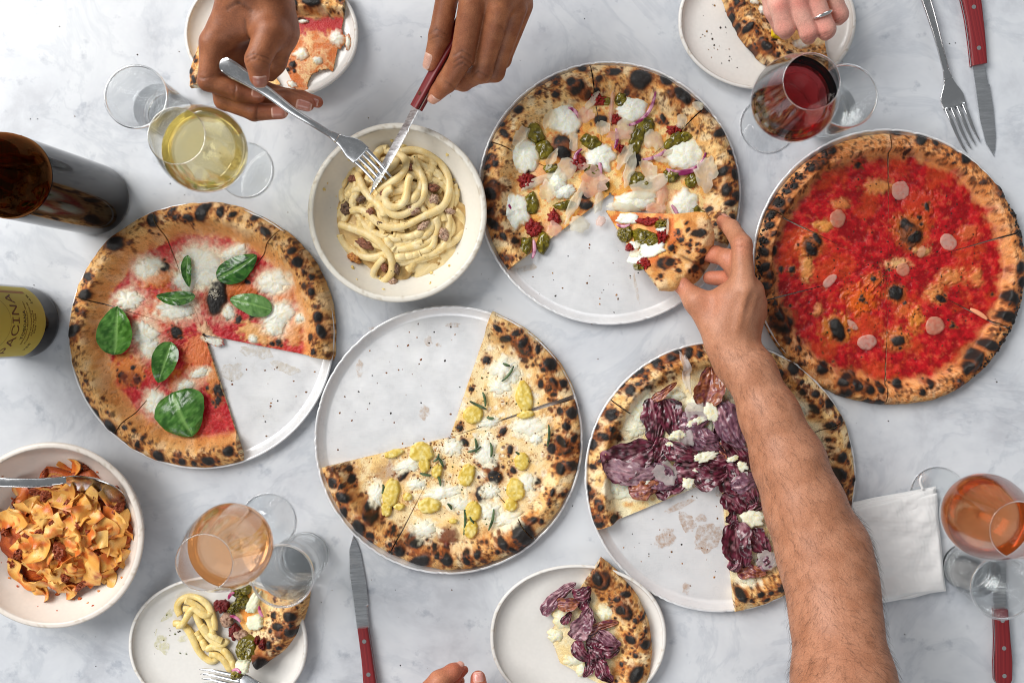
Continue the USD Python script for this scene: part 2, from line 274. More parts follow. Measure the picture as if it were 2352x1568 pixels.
bowl2 = bowl(116, 1229, 214, .046, 'white bowl of broad ribbon pasta in tomato meat sauce at the left edge', 22, C(226, 216, 206))

# ------------------------------------------------------------------ baked dough
CR = dict(pale=C(238, 198, 134), gold=C(216, 150, 76), toast=C(166, 86, 34), brown=C(106, 56, 28), char=C(40, 36, 34), crumb=C(238, 212, 165))
class Dough:
    """a baked round or slice in plan units; everything is painted on its points, then built slice by slice"""
    def __init__(s, name, label, cat, cx, cy, rp, slices, z0, zp, seed, rimh=.015, rin=.78, gap=1.2, rfun=None, step=2.5, group=None, base=.0040, part='slice'):
        s.c = (cx, cy); s.rp = rp; s.z0 = z0; s.zp = zp; s.seed = seed; s.part = part
        b = W(cx, cy, zp); b[2] = z0
        s.T = Thing(name, label, cat, b, group); s.rg = np.random.default_rng(seed)
        s.sl = []; PP, TT, TH = [], [], []; o = 0
        for a0, a1 in slices:
            a0, a1 = math.radians(a0), math.radians(a1)
            nr = int(rp / step); na = max(6, int((a1 - a0) * rp * .8 / step))
            t = np.r_[np.linspace(.012, 1, nr), 1.014, 1.018, 1.006]
            u = np.linspace(0, 1, na)
            g = np.minimum((.22 + gap * sm(.3, .9, t)) / (t * rp), (a1 - a0) * .42)[:, None] * (gap > 0)
            th = a0 + g + (a1 - a0 - 2 * g) * u[None]
            tt = np.repeat(t[:, None], na, 1)
            ring = np.stack([np.cos(th) * 2.2, np.sin(th) * 2.2, th * 0 + seed], -1)
            re = rp * (1 + .035 * (fbm(ring, 3, seed) - .5) + .012 * (fbm(ring * 7, 2, seed + 1) - .5))
            if rfun is not None: re = re * rfun(th)
            jit = np.sin(th * 0 + tt * 40 + seed) * 0
            x = cx + re * tt * np.cos(th); y = cy - re * tt * np.sin(th)
            PP.append(np.stack([x, y], -1).reshape(-1, 2)); TT.append(tt.ravel()); TH.append(th.ravel())
            s.sl.append((o, nr + 3, na)); o += (nr + 3) * na
        s.P = np.vstack(PP); s.t = np.concatenate(TT); s.th = np.concatenate(TH)
        n = len(s.P); s.q = np.c_[s.P / 20, np.full(n, seed * 3.3)]
        ring = np.stack([np.cos(s.th) * 3, np.sin(s.th) * 3, s.th * 0 + seed], -1)
        s.n1 = fbm(s.q, 4, seed); s.n2 = fbm(s.q * 3.1, 4, seed + 9); s.n0 = fbm(s.q * .35, 3, seed + 4)
        k1 = fbm(ring, 3, seed + 2); s.rin = rin + .10 * (fbm(ring * 1.3, 2, seed + 5) - .5); hh = rimh * 1.25 * (.7 + .6 * k1)
        pr = sm(s.rin, .90, s.t) * np.sqrt(np.clip(1 - (np.clip(s.t - .86, 0, .16) / .16) ** 2, 0, 1))
        s.rim = sm(s.rin - .02, s.rin + .07, s.t)
        side = s.t > 1.0005
        s.h = base * np.where(side, np.clip((1.018 - s.t) / .018, 0, 1), 1) + hh * pr + .0016 * (s.n1 - .5) * (1 - side) + .0050 * (fbm(s.q * 1.1, 3, seed + 3) - .5) * s.rim * (1 - side)
        s.h[s.t > 1.0005] *= .6
        s.h[(s.t > 1.0) & (s.t < 1.01)] = .0004
        s.wet = np.full(n, .05); s.cut = np.zeros(n, bool)
        m = sm(.35, .68, s.n2 * .6 + s.n0 * .4)
        s.col = mixc(CR['pale'], CR['gold'], m); s.col = mixc(s.col, CR['toast'], sm(.53, .70, s.n1 * .7 + s.n0 * .3) * .6); s.col = mixc(s.col, C(248, 226, 182), sm(.50, .34, s.n1) * .7)
        s.tree = cKDTree(s.P)
    def near(s, x, y, r): return np.array(s.tree.query_ball_point((x, y), r), int)
    def tint(s, mask, col): s.col = mixc(s.col, np.asarray(col), np.clip(mask, 0, 1))
    def blob(s, x, y, rx, ry=None, rot=0, col=None, a=1.0, soft=.25, amp=.5, dh=0, wet=None, fs=9.0):
        ry = ry or rx; i = s.near(x, y, max(rx, ry) * 1.7)
        if not len(i): return
        d = s.P[i] - (x, y); cr, sr = math.cos(math.radians(rot)), math.sin(math.radians(rot))
        u = (d[:, 0] * cr - d[:, 1] * sr) / rx; v = (d[:, 0] * sr + d[:, 1] * cr) / ry
        e = np.hypot(u, v) + amp * (fbm(np.c_[s.P[i] / fs, np.full(len(i), s.seed + x * .01)], 3, s.seed) - .5)
        m = sm(1 + soft, 1 - soft, e)
        if col is not None: s.col[i] = mixc(s.col[i], np.asarray(col), m * a)
        if dh: s.h[i] += dh * np.sqrt(np.clip(1 - e * e, 0, 1)) if dh > 0 else dh * m
        if wet is not None: s.wet[i] = s.wet[i] * (1 - m) + wet * m
    def char(s, x, y, r, k=1.0, bump=.45, sat=True):
        asp = s.rg.uniform(.68, 1.4); rot = s.rg.uniform(0, 180); fs = max(2.6, r * .55)
        am = .85 if r < 9 else .5
        s.blob(x, y, r * 1.35 + 1.5, r * 1.35 + 1.5, 0, CR['toast'], .5 * k, .4, 1.2, fs=fs * 1.3)
        s.blob(x, y, r * 1.12 * asp + .6, r * 1.12 / asp + .6, rot, CR['brown'], .88 * k, .2, am + .15, fs=fs)
        s.blob(x, y, r * asp, r / asp, rot, CR['char'] * s.rg.uniform(.45, .95), k, .12, am, dh=r * S * bump, fs=fs, wet=.45)
        if sat and r > 5:
            for _ in range(s.rg.integers(2, 7)):
                a = s.rg.uniform(0, 6.28); d = r * s.rg.uniform(1.1, 2.3); q = s.rg.uniform(1.0, 2.2 + .12 * r)
                if s.rg.random() < .5: s.blob(x + d * math.cos(a), y + d * math.sin(a), q * 1.5, q, s.rg.uniform(0, 180), CR['brown'], .85, .3, .9, fs=4)
                else: s.char(x + d * math.cos(a), y + d * math.sin(a), q, .95, bump, False)
    def leopard(s, n, t0=.80, t1=1.01, lo=1.5, hi=9.0, th=None):
        c = np.where((s.t > t0) & (s.t < t1))[0]; w = np.clip(s.n0[c] * .5 + s.n1[c] * .5 - .36, .004, 1) ** 1.5
        for j in s.rg.choice(c, int(n * 2.0), p=w / w.sum()):
            k = s.rg.random()
            if k < .75: r = lo * .7 + 3.4 * s.rg.random() ** 2; s.blob(*s.P[j], r * s.rg.uniform(1, 1.7), r, s.rg.uniform(0, 180), CR['brown'] * s.rg.uniform(.35, 1.05), s.rg.uniform(.75, 1), .2, .8, fs=3.5)
            else: s.char(*s.P[j], lo * .8 + (hi - lo) * s.rg.random() ** 4, s.rg.uniform(.8, 1), .35)
        q = fbm(np.c_[s.P * .13, np.full(len(s.P), s.seed * 2.1)], 4, s.seed + 77); zone = sm(t0 - .03, t0 + .03, s.t) * (t0 > .5)
        s.tint(sm(.585, .615, q + .10 * (s.n0 - .5)) * zone * .5, CR['brown']); s.tint(sm(.65, .675, q + .10 * (s.n0 - .5)) * zone * .6, CR['char'] * .8)
    def freckle(s, amt=.8, thr=.62, scale=.28, seed=0, region=None):
        n = fbm(np.c_[s.P * scale, np.full(len(s.P), 3.7 + seed)], 3, s.seed + 31 + seed)
        m = sm(thr + .02, thr + .08, n + .10 * (s.n0 - .5)) * amt * .75 * (s.rim if region is None else region)
        s.tint(m, CR['brown'])
    def surf(s, x, y):
        _, i = s.tree.query(np.stack([np.asarray(x, float), np.asarray(y, float)], -1)); return s.h[i]
    def world(s, x, y, h, zp=None):
        x, y, h = np.broadcast_arrays(np.asarray(x, float), np.asarray(y, float), np.asarray(h, float))
        v = WA(x, y, s.zp); v[..., 2] = s.z0 + h
        return s.warp(v) if hasattr(s, 'warp') else v
    def build(s, matn='crust'):
        V = s.world(s.P[:, 0], s.P[:, 1], s.h); VB = s.world(s.P[:, 0], s.P[:, 1], .0003 + s.h * 0)
        for o, nr, na in s.sl:
            f = grid_faces(nr, na) + o
            f = np.vstack([f[:, [0, 1, 2]], f[:, [0, 2, 3]]])
            if s.cut.any(): f = f[~s.cut[f].any(1)]
            p = V[f]; n = np.cross(p[:, 1] - p[:, 0], p[:, 2] - p[:, 0])[:, 2].sum()
            if n < 0: f = f[:, ::-1]
            e = np.vstack([f[:, [0, 1]], f[:, [1, 2]], f[:, [2, 0]]]); key = np.sort(e, 1)
            _, ix, ct = np.unique(key[:, 0] * (len(V) + 1) + key[:, 1], return_index=True, return_counts=True)
            b = e[ix[ct == 1]]
            ids = np.arange(o, o + nr * na); k = nr * na
            nb = len(b); wt = V[b]; wb = VB[b]; wm = wt * .45 + wb * .55
            dirs = s.rg.normal(0, .0003, wm.shape); wm = wm + dirs
            vv = np.vstack([V[ids], wt.reshape(-1, 3), wm.reshape(-1, 3), wb.reshape(-1, 3)])
            q = np.arange(nb); T0, T1 = k + 2 * q, k + 2 * q + 1; m0, m1 = T0 + 2 * nb, T1 + 2 * nb; B0, B1 = T0 + 4 * nb, T1 + 4 * nb
            ff = np.vstack([f - o, np.stack([T0, m0, m1], 1), np.stack([T0, m1, T1], 1), np.stack([m0, B0, B1], 1), np.stack([m0, B1, m1], 1)])
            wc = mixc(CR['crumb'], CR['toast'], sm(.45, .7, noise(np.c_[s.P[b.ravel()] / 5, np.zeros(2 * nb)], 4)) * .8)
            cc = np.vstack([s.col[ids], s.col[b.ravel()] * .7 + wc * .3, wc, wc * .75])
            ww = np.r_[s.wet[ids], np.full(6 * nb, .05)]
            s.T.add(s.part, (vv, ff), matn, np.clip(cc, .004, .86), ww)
        return s
    # toppings that lie on the dough
    def lump(s, name, x, y, rx, ry=None, rot=0, ht=.004, cols=((240, 236, 220),), mat='cheese', amp=.35, rough=.0012, seed=None, wet=.35, nf=2.4, curl=0, flat=.5, label=None, T=None, n=(11, 40), lift=0, melt=0, cs=9.0, creases=0, zf=None, cmul=1.0, rag=.28):
        ry = ry or rx; seed = int(seed if seed is not None else (x * 7 + y * 3)) % 9973
        rho = np.linspace(0, 1, n[0])[:, None]; ph = np.linspace(0, 2 * np.pi, n[1], endpoint=False)[None]
        out = 1 + amp * 2 * (fbm(np.stack([np.cos(ph) * nf * .5, np.sin(ph) * nf * .5, ph * 0 + seed * .37], -1), 3, seed) - .5)
        if rag: out = out * (1 + rag * 2 * (fbm(np.stack([np.cos(ph) * nf * .8, np.sin(ph) * nf * .8, ph * 0 + seed * .53], -1), 3, seed + 8) - .5))
        u = rx * rho * out * np.cos(ph); v = ry * rho * out * np.sin(ph)
        cr, sr = math.cos(math.radians(rot)), math.sin(math.radians(rot))
        X = x + u * cr + v * sr; Y = y - u * sr + v * cr
        zs = s.surf(X, Y) if zf is None else zf(X, Y)
        zc = zs * .45 + np.mean(zs) * .55
        q = np.stack([X / cs, Y / cs, np.full(X.shape, seed * .21)], -1)
        nz = fbm(q, 3, seed) - .5
        if creases: nz = nz + creases * (np.abs(noise(q * 1.1 + 3, seed + 2) - .5) * 2 - .4)
        dome = ((1 - rho ** 2) ** (1.0 if melt else .5) if melt else (1 - rho ** (2 / flat)) ** .5) * np.ones_like(ph)
        z = zc + lift + ht * dome + rough * 2 * nz * np.minimum(1, (1 - rho) * 5) + curl * ((u / rx) ** 2)
        z = np.where(rho > .999, zs - .0006 + (lift + curl * (u / rx) ** 2), z)
        vv = s.world(X, Y, z) if zf is None else np.concatenate([WA(X, Y, s.zp)[..., :2], (s.z0 + z)[..., None]], -1)
        nc = fbm(q * 1.7 + 5, 3, seed + 1); cols = [C(*c) for c in cols]
        k = np.clip((nc - .3) / .4, 0, .999) * (len(cols) - 1); i0 = np.floor(k).astype(int); i1 = np.minimum(i0 + 1, len(cols) - 1); ca = np.array(cols)
        cc = mixc(ca[i0], ca[i1], k - i0) * cmul
        if melt:
            _, ii = s.tree.query(np.stack([X, Y], -1)); cc = mixc(cc, s.col[ii], sm(1 - melt, 1.02, rho + .5 * (fbm(q * 2.2, 3, seed + 6) - .5)))
        f = grid_faces(n[0], n[1], True)
        (T or s.T).add(name, (vv.reshape(-1, 3), f), mat, cc.reshape(-1, 3), wet, label=label)
    def leaf(s, name, x0, y0, x1, y1, wpx, cols, mat='leaf', lift=.002, cup=.5, wave=.0015, seed=0, wet=.8, vein=None, crumple=0, shape=(.9, .55), label=None, bend=0.0, n=(26, 15), nv=7, T=None, zf=None):
        t = np.linspace(0, 1, n[0])[:, None]; u = np.linspace(-1, 1, n[1])[None]
        prof = np.maximum(np.sin(np.pi * np.clip(t ** shape[0], 0, 1)) ** shape[1], 0) * (1 - .18 * t)
        dx, dy = x1 - x0, y1 - y0; L = math.hypot(dx, dy); ax = np.array([dx, dy]) / L; nx = np.array([-ax[1], ax[0]])
        off = bend * L * np.sin(np.pi * t)
        O = np.zeros((n[0], n[1]))
        ed = 1 + .10 * (fbm(np.stack([t * 6 + seed + O, np.sign(u) * 3 + O, O], -1), 2, seed) - .5) * (np.abs(u) > .6) + crumple * 420 * (fbm(np.stack([t * 5 + seed + O, np.sign(u) * 2 + O, O], -1), 4, seed + 4) - .5)
        X = x0 + ax[0] * L * t + nx[0] * (wpx * .5 * prof * u * ed + off); Y = y0 + ax[1] * L * t + nx[1] * (wpx * .5 * prof * u * ed + off)
        zs = (s.surf(X, Y) if zf is None else zf(X, Y)); zc = zs.mean() * .7 + zs * .3
        q = np.stack([X / 11, Y / 11, np.full(X.shape, seed * .77)], -1)
        rib = np.abs(((t * nv - np.abs(u) * 1.2) % 1) - .5) * 2
        w = LZ(wpx, s.zp)
        z = zc + lift + cup * w * .28 * (np.abs(u) ** 1.6 - .35) * prof + wave * 2 * (fbm(q, 3, seed) - .5) + w * .010 * np.sin(np.pi * rib) * (1 - np.abs(u) ** 4) * (np.abs(u) > .05) - w * .03 * np.exp(-(u / .08) ** 2)
        z = z + lift * .8 * np.sin(np.pi * t)
        if crumple:
            st = u * 3.2 + 4.5 * fbm(q * .55, 3, seed + 3)
            z = z + crumple * (np.abs(np.sin(st * 1.6)) - .5) * .9 + crumple * 3.4 * (fbm(q * 1.1, 3, seed + 2) - .5)
        z = np.maximum(z, zs + .0006)
        vv = s.world(X, Y, z) if zf is None else np.concatenate([WA(X, Y, s.zp)[..., :2], (s.z0 + z)[..., None]], -1)
        cols = [C(*c) for c in cols]; nc = np.clip((fbm(q * 1.3 + 9, 3, seed + 1) - .3) / .4, 0, .999) * (len(cols) - 1)
        i0 = np.floor(nc).astype(int); i1 = np.minimum(i0 + 1, len(cols) - 1); ca = np.array(cols); cc = mixc(ca[i0], ca[i1], nc - i0)
        if vein is not None:
            mv = np.exp(-(u / .07) ** 2) * np.ones_like(t) * .8
            if crumple:
                st = u * 3.2 * (.5 + t) + 4.5 * fbm(q * .55, 3, seed + 3)
                mv = np.maximum(sm(.86, .99, np.abs(np.sin(st * 1.6))) * (1 - .6 * t) * .65 * sm(.3, .55, fbm(q * 1.2 + 2, 2, seed + 6)), mv * sm(.9, 0, t))
            else: mv = np.maximum(mv, sm(.82, .97, rib) * .35 * (np.abs(u) < .9))
            cc = mixc(cc, C(*vein), mv)
        f = grid_faces(n[0], n[1])
        v3 = vv.reshape(-1, 3); ff = np.vstack([f[:, [0, 1, 2]], f[:, [0, 2, 3]]])
        p = v3[ff]
        if np.cross(p[:, 1] - p[:, 0], p[:, 2] - p[:, 0])[:, 2].sum() < 0: ff = ff[:, ::-1]
        return (T or s.T).add(name, (v3, ff), mat, cc.reshape(-1, 3), wet, label=label)
    def arc(s, name, pts, wpx, col, mat='leaf', lift=.001, wet=.6, hmul=.5, T=None, label=None, taper=True, col2=None, n=20):
        p = spline([(x, y, 0) for x, y in pts], n)
        z = s.surf(p[:, 0], p[:, 1]); z = np.convolve(np.pad(z, 3, mode='edge'), np.ones(7) / 7, 'valid') + lift
        c = s.world(p[:, 0], p[:, 1], z); w = LZ(wpx, s.zp) / 2
        tp = np.sin(np.pi * np.linspace(.04, .96, len(c))) ** .4 if taper else np.ones(len(c))
        v, f = loft(c, w * tp, w * hmul * tp, 8)
        cc = np.tile(C(*col), (len(v), 1))
        if col2: cc = mixc(cc, C(*col2), sm(.35, .65, noise(v * 260, 3)))
        (T or s.T).add(name, (v, f), mat, cc, wet, label=label)
def sprinkle(D, name, pts_or_n, region, rlo, rhi, cols, T=None, label=None, seed=1, mat='meat', lift=.0004, long=1.0, kind='stuff', extra=None):
    """many tiny flecks lying on the dough, one part"""
    rg = np.random.default_rng(seed); ms, cs = [], []
    for x, y in pts_or_n(rg) if callable(pts_or_n) else pts_or_n:
        r = rg.uniform(rlo, rhi); k = 6; a = np.linspace(0, 2 * np.pi, k, endpoint=False) + rg.random()
        rr = r * rg.uniform(.6, 1.3, k); ang = rg.uniform(0, np.pi)
        u, v = rr * np.cos(a) * long, rr * np.sin(a)
        X = x + u * np.cos(ang) - v * np.sin(ang); Y = y + u * np.sin(ang) + v * np.cos(ang)
        zb = D.surf([x], [y])[0] if D is not None else (float(extra(x, y)) if callable(extra) else extra)
        hh = np.r_[np.full(k, zb), zb + lift + LZ(r, .01) * .5]
        if D is not None: vv = D.world(np.r_[X, x], np.r_[Y, y], hh)
        else: vv = WA(np.r_[X, x], np.r_[Y, y], hh)
        j = np.arange(k); f = np.stack([j, (j + 1) % k, np.full(k, k)], 1)[:, ::-1]
        ms.append((vv, f)); cs.append(np.tile(C(*cols[rg.integers(len(cols))]), (k + 1, 1)))
    v, f = merge(ms); return (T or D.T).add(name, (v, f), mat, np.vstack(cs), .2, smooth=False, label=label, kind=kind)
# ------------------------------------------------------------------ pizza A: tomato, cheese and basil
ZPAN = .0018
WHITE = [(250, 242, 220), (252, 248, 236), (246, 230, 196)]
zA = zm(150, 490, 2.239)
A = Dough('basil_pizza', 'tomato pizza with white cheese and large green basil leaves, one wedge gone', 'pizza', 464, 768, 301, [(-11.5, 53), (53, 111), (111, 163), (163, 229), (229, 288.5)], ZPAN, .012, 11, rin=.76)
red, pink, orange, milky = C(172, 16, 28), C(206, 50, 56), C(222, 112, 44), C(232, 158, 120)
ins = 1 - sm(A.rin - .03 + .10 * (A.n1 - .5), A.rin + .03 + .10 * (A.n1 - .5), A.t + .10 * (A.n2 - .5))
A.tint(ins, mixc(red, pink, sm(.42, .66, A.n2)))
A.tint(ins * sm(.50, .66, A.n0 + .25 * (A.n1 - .5)), mixc(orange, C(214, 80, 44), sm(.4, .6, A.n2)))
A.tint(ins * sm(.60, .75, A.n1 + .15 * (A.n2 - .5)) * .6, milky)
A.tint(ins * sm(.44, .56, A.t + .2 * (A.n1 - .5)) * .85, mixc(red, pink, sm(.45, .65, A.n2)))
A.tint(sm(A.rin - .02, A.rin + .02, A.t) * (1 - sm(A.rin + .05, A.rin + .13, A.t)) * .55, C(226, 140, 80))
A.wet = .05 + .6 * ins
A.h += ins * .0014 * (A.n2 - .5) * 2
for x, y, rx, ry, rot, c in [(540, 450, 120, 60, 20, (224, 140, 62)), (370, 970, 110, 120, 0, (226, 142, 66)), (980, 520, 150, 60, -8, (214, 120, 48)), (1100, 770, 130, 60, -20, (232, 184, 110)), (760, 880, 90, 130, 10, (228, 130, 76)), (860, 1010, 60, 130, -10, (222, 150, 76)), (1240, 560, 70, 60, 0, (228, 140, 70)), (1300, 760, 60, 90, 0, (232, 170, 100)), (820, 780, 40, 100, 35, (240, 206, 160))]:
    A.blob(*zA(x, y), rx * .35, ry * .35, rot, C(*c), .75, .3, 1.3, dh=.002, fs=9)
for x, y, rx, ry in [(770, 380, 120, 130), (470, 400, 95, 70), (375, 590, 80, 70), (640, 640, 130, 70), (470, 800, 75, 110), (520, 1170, 70, 80), (1190, 480, 90, 75), (1210, 680, 100, 100), (960, 330, 80, 50), (690, 1080, 70, 50), (770, 1000, 60, 40), (900, 650, 50, 50)]:
    A.blob(*zA(x, y), rx * .52, ry * .52, 0, C(236, 190, 156), .5, .35, 1.2, fs=9)
A.tint(A.rim * .35, C(206, 138, 66)); A.freckle(.8, .60, .30)
A.leopard(190, .86, 1.012, 1.5, 8)
for x, y, r in [(815, 92, 45), (335, 270, 45), (640, 95, 25), (670, 125, 20), (735, 128, 24), (915, 95, 25), (985, 110, 20), (1165, 205, 28), (1310, 310, 22), (1345, 372, 30), (1420, 458, 18), (1420, 538, 22), (1458, 678, 28), (1475, 755, 32), (1412, 790, 20), (1430, 870, 18), (180, 455, 28), (160, 555, 34), (90, 755, 42), (97, 598, 14), (115, 638, 14), (70, 1008, 22), (150, 1150, 26), (195, 1210, 28), (290, 1295, 42), (570, 1450, 32), (455, 1388, 20), (690, 1438, 16), (850, 1475, 30), (960, 1420, 28), (535, 140, 36), (700, 1480, 22), (770, 1490, 18), (1100, 120, 24), (575, 395, 26), (870, 550, 74), (640, 765, 32), (885, 1090, 34), (875, 1150, 20), (815, 1075, 10), (420, 1030, 20), (340, 1010, 18), (1215, 820, 18), (1180, 828, 12), (1040, 480, 14), (990, 690, 18), (1070, 670, 14), (710, 520, 12), (385, 1290, 16), (330, 1000, 14), (400, 960, 12)]:
    A.char(*zA(x, y), r * .41, 1, .3)
A.blob(*zA(380, 1020), 20, 16, 0, C(130, 50, 28), .6, .5, 1.2, fs=6)
CH_A = [(770, 390, 110, 100, 10), (800, 430, 70, 60, 30), (690, 470, 55, 60, 0), (475, 395, 70, 50, 15), (370, 580, 68, 50, 0), (640, 630, 95, 50, 5), (690, 640, 40, 28, 0), (465, 770, 60, 60, 0), (490, 840, 45, 60, 20), (520, 1165, 48, 65, 10), (1190, 480, 80, 55, 0), (1215, 660, 70, 60, 30), (1200, 720, 55, 50, 0), (965, 325, 65, 40, 25), (690, 1065, 42, 26, 20), (775, 990, 50, 24, 20), (935, 650, 30, 35, 0), (1335, 682, 24, 24, 0), (860, 815, 55, 20, -15), (1075, 800, 22, 22, 0)]
for x, y, rx, ry, rot in CH_A: A.blob(*zA(x, y), rx * 0.512, ry * 0.512, rot, C(246, 236, 206), .85, .35, 1.1, dh=.0008, wet=.5, fs=10)
A.build()
for x, y, rx, ry, rot in CH_A:
    x, y = zA(x, y); A.lump('melted_cheese', x, y, rx * .46, ry * .46, rot, .0022, WHITE, melt=.32, amp=.45, rough=.0010, nf=4.5, rag=.4, n=(12, 56))
BAS = [(40, 82, 24), (62, 110, 38), (88, 136, 60)]
for i, (x0, y0, x1, y1, w, cols, lf) in enumerate([(875, 460, 1100, 330, 150, [(24, 66, 18), (38, 88, 24), (62, 116, 40)], .004), (712, 330, 722, 510, 62, BAS, .004), (757, 560, 535, 560, 82, BAS, .005), (1185, 640, 945, 575, 128, [(70, 112, 50), (94, 136, 72), (110, 150, 86)], .004), (300, 890, 318, 615, 210, BAS, .005), (622, 815, 548, 1045, 150, BAS, .006), (628, 1098, 742, 1345, 300, BAS, .006)]):
    a, b = zA(x0, y0), zA(x1, y1)
    A.leaf('basil_leaf', *a, *b, w * .41 * 1.05, cols, lift=lf, cup=(-.35, .5, .6, -.25, .45, .4, -.32)[i], wave=.0012, seed=i + 2, vein=(134, 176, 96), shape=(.82, .62) if i < 6 else (.74, .58), bend=(.05, .03, -.06, .02, .03, -.03, 0)[i])
x, y = zA(860, 550); sprinkle(A, 'ash_flecks', lambda rg: [(x + rg.normal(0, 7), y + rg.normal(0, 6)) for _ in range(70)], None, .8, 2.0, [(220, 214, 200), (190, 180, 160)], seed=5)

# ------------------------------------------------------------------ pizza B: pickled peppers, soft cheese, onion, shaved hard cheese
zB = zm(1170, 130, 2.239)
B = Dough('pepper_pizza', 'pizza with green pickled peppers, cheese dollops, red onion and shaved cheese', 'pizza', 1402, 444, 292, [(-24, 42), (42, 99), (99, 157), (157, 217)], ZPAN, .012, 23, rin=.74)
ins = 1 - sm(B.rin - .04, B.rin + .04, B.t + .10 * (B.n1 - .5))
B.tint(ins, mixc(C(240, 206, 140), C(232, 168, 80), sm(.45, .62, B.n1)))
B.tint(ins * sm(.52, .64, B.n2) * .75, C(214, 108, 36)); B.tint(ins * sm(.55, .66, B.n0) * .5, C(232, 170, 130))
B.wet = .05 + .5 * ins
B.freckle(.85, .58, .24)
B.leopard(150, .78, 1.012, 2, 12)
for x, y, r in [(965, 160, 62), (1105, 160, 38), (1200, 252, 50), (1320, 312, 40), (1290, 295, 26), (815, 122, 32), (1405, 460, 34), (1430, 675, 36), (1440, 780, 34), (1490, 690, 30), (1500, 810, 30), (610, 205, 40), (575, 180, 26), (720, 220, 18), (490, 250, 20), (490, 185, 16), (285, 335, 26), (205, 465, 26), (190, 410, 18), (120, 605, 38), (155, 635, 20), (110, 650, 20), (140, 770, 46), (130, 800, 36), (130, 900, 26), (140, 965, 36), (200, 1035, 22), (265, 1060, 22), (120, 520, 24), (640, 100, 24), (745, 378, 34), (525, 520, 55), (530, 560, 40), (930, 600, 44), (660, 850, 34), (650, 800, 26), (1075, 385, 14), (1115, 390, 14), (1095, 365, 20), (1460, 850, 24), (1350, 880, 18), (1240, 940, 14), (860, 540, 18), (1385, 965, 14), (1470, 570, 22), (400, 240, 14), (330, 680, 14), (170, 1170, 14), (215, 1200, 14)]:
    B.char(*zB(x, y), r * .40, 1, .3)
B.build()
DOL = [(246, 243, 225), (250, 249, 240), (238, 232, 196)]
for x, y, rx, ry, rot in [(915, 315, 85, 75, 0), (545, 370, 75, 90, 30), (310, 580, 85, 95, 20), (740, 580, 80, 75, 30), (1215, 570, 100, 85, 0), (265, 885, 80, 95, 0), (1220, 850, 80, 80, 0), (930, 830, 110, 50, 10), (500, 720, 55, 70, 0), (545, 780, 60, 40, 20)]:
    x, y = zB(x, y); B.lump('cheese_dollop', x, y, rx * .47, ry * .47, rot, .0058, DOL, melt=.28, amp=.22, rough=.0015, nf=3.5, cs=7)
PEP = [(62, 56, 8), (100, 88, 14), (128, 116, 32)]
for i, (x, y, rx, ry, rot) in enumerate([(370, 450, 45, 55, 60), (690, 500, 70, 45, -10), (950, 480, 40, 85, -15), (990, 415, 65, 45, 30), (1150, 495, 40, 60, -40), (425, 545, 55, 50, 10), (355, 840, 40, 60, 10), (700, 660, 45, 35, 0), (945, 710, 45, 40, 0), (1255, 712, 38, 36, 0), (1285, 915, 48, 55, 0), (325, 1085, 32, 55, 0), (420, 1065, 34, 62, -20), (755, 745, 38, 34, 0), (1140, 690, 50, 36, 0), (1220, 470, 36, 30, 0), (460, 650, 44, 26, 0), (860, 265, 40, 36, 0), (770, 270, 44, 22, 0), (540, 855, 50, 30, 0), (1000, 740, 40, 22, 0)]):
    x, y = zB(x, y); B.lump('green_pepper', x, y, rx * .43, ry * .43, rot, .0050, PEP, 'leaf', amp=.42, rough=.0020, creases=.55, wet=.95, cs=11, seed=i * 31 + 3, nf=2.4)
for i, (x, y, rx, ry) in enumerate([(730, 262, 50, 34), (615, 615, 50, 46), (325, 715, 48, 46), (365, 980, 48, 46), (485, 920, 48, 36), (825, 370, 30, 30), (1155, 430, 45, 26), (855, 535, 26, 22)]):
    x, y = zB(x, y); B.lump('chilli_paste', x, y, rx * .41, ry * .41, i * 30, .005, [(96, 12, 14), (140, 20, 22), (160, 36, 26)], 'meat', amp=.5, rough=.004, cs=3.4, nf=5, wet=.6)
for i, p in enumerate([[(890, 408), (960, 385), (1020, 320), (1045, 235)], [(1110, 652), (1200, 668), (1290, 635), (1328, 565)], [(1120, 662), (1200, 680), (1280, 650), (1322, 590)], [(230, 855), (248, 900), (290, 950)], [(360, 1155), (372, 1100), (366, 1050)], [(975, 600), (1040, 590), (1110, 545)], [(742, 600), (740, 640), (748, 690)], [(1140, 855), (1165, 890), (1180, 930)], [(820, 540), (835, 480), (828, 425)], [(640, 540), (600, 590), (620, 640)], [(560, 310), (600, 330), (620, 370)]]):
    B.arc('onion_strip', [zB(*q) for q in p], 9, (206, 150, 170), 'leaf', .004, .6, .5, col2=(130, 30, 84))
SH = [(240, 232, 204), (248, 244, 226), (232, 224, 194)]
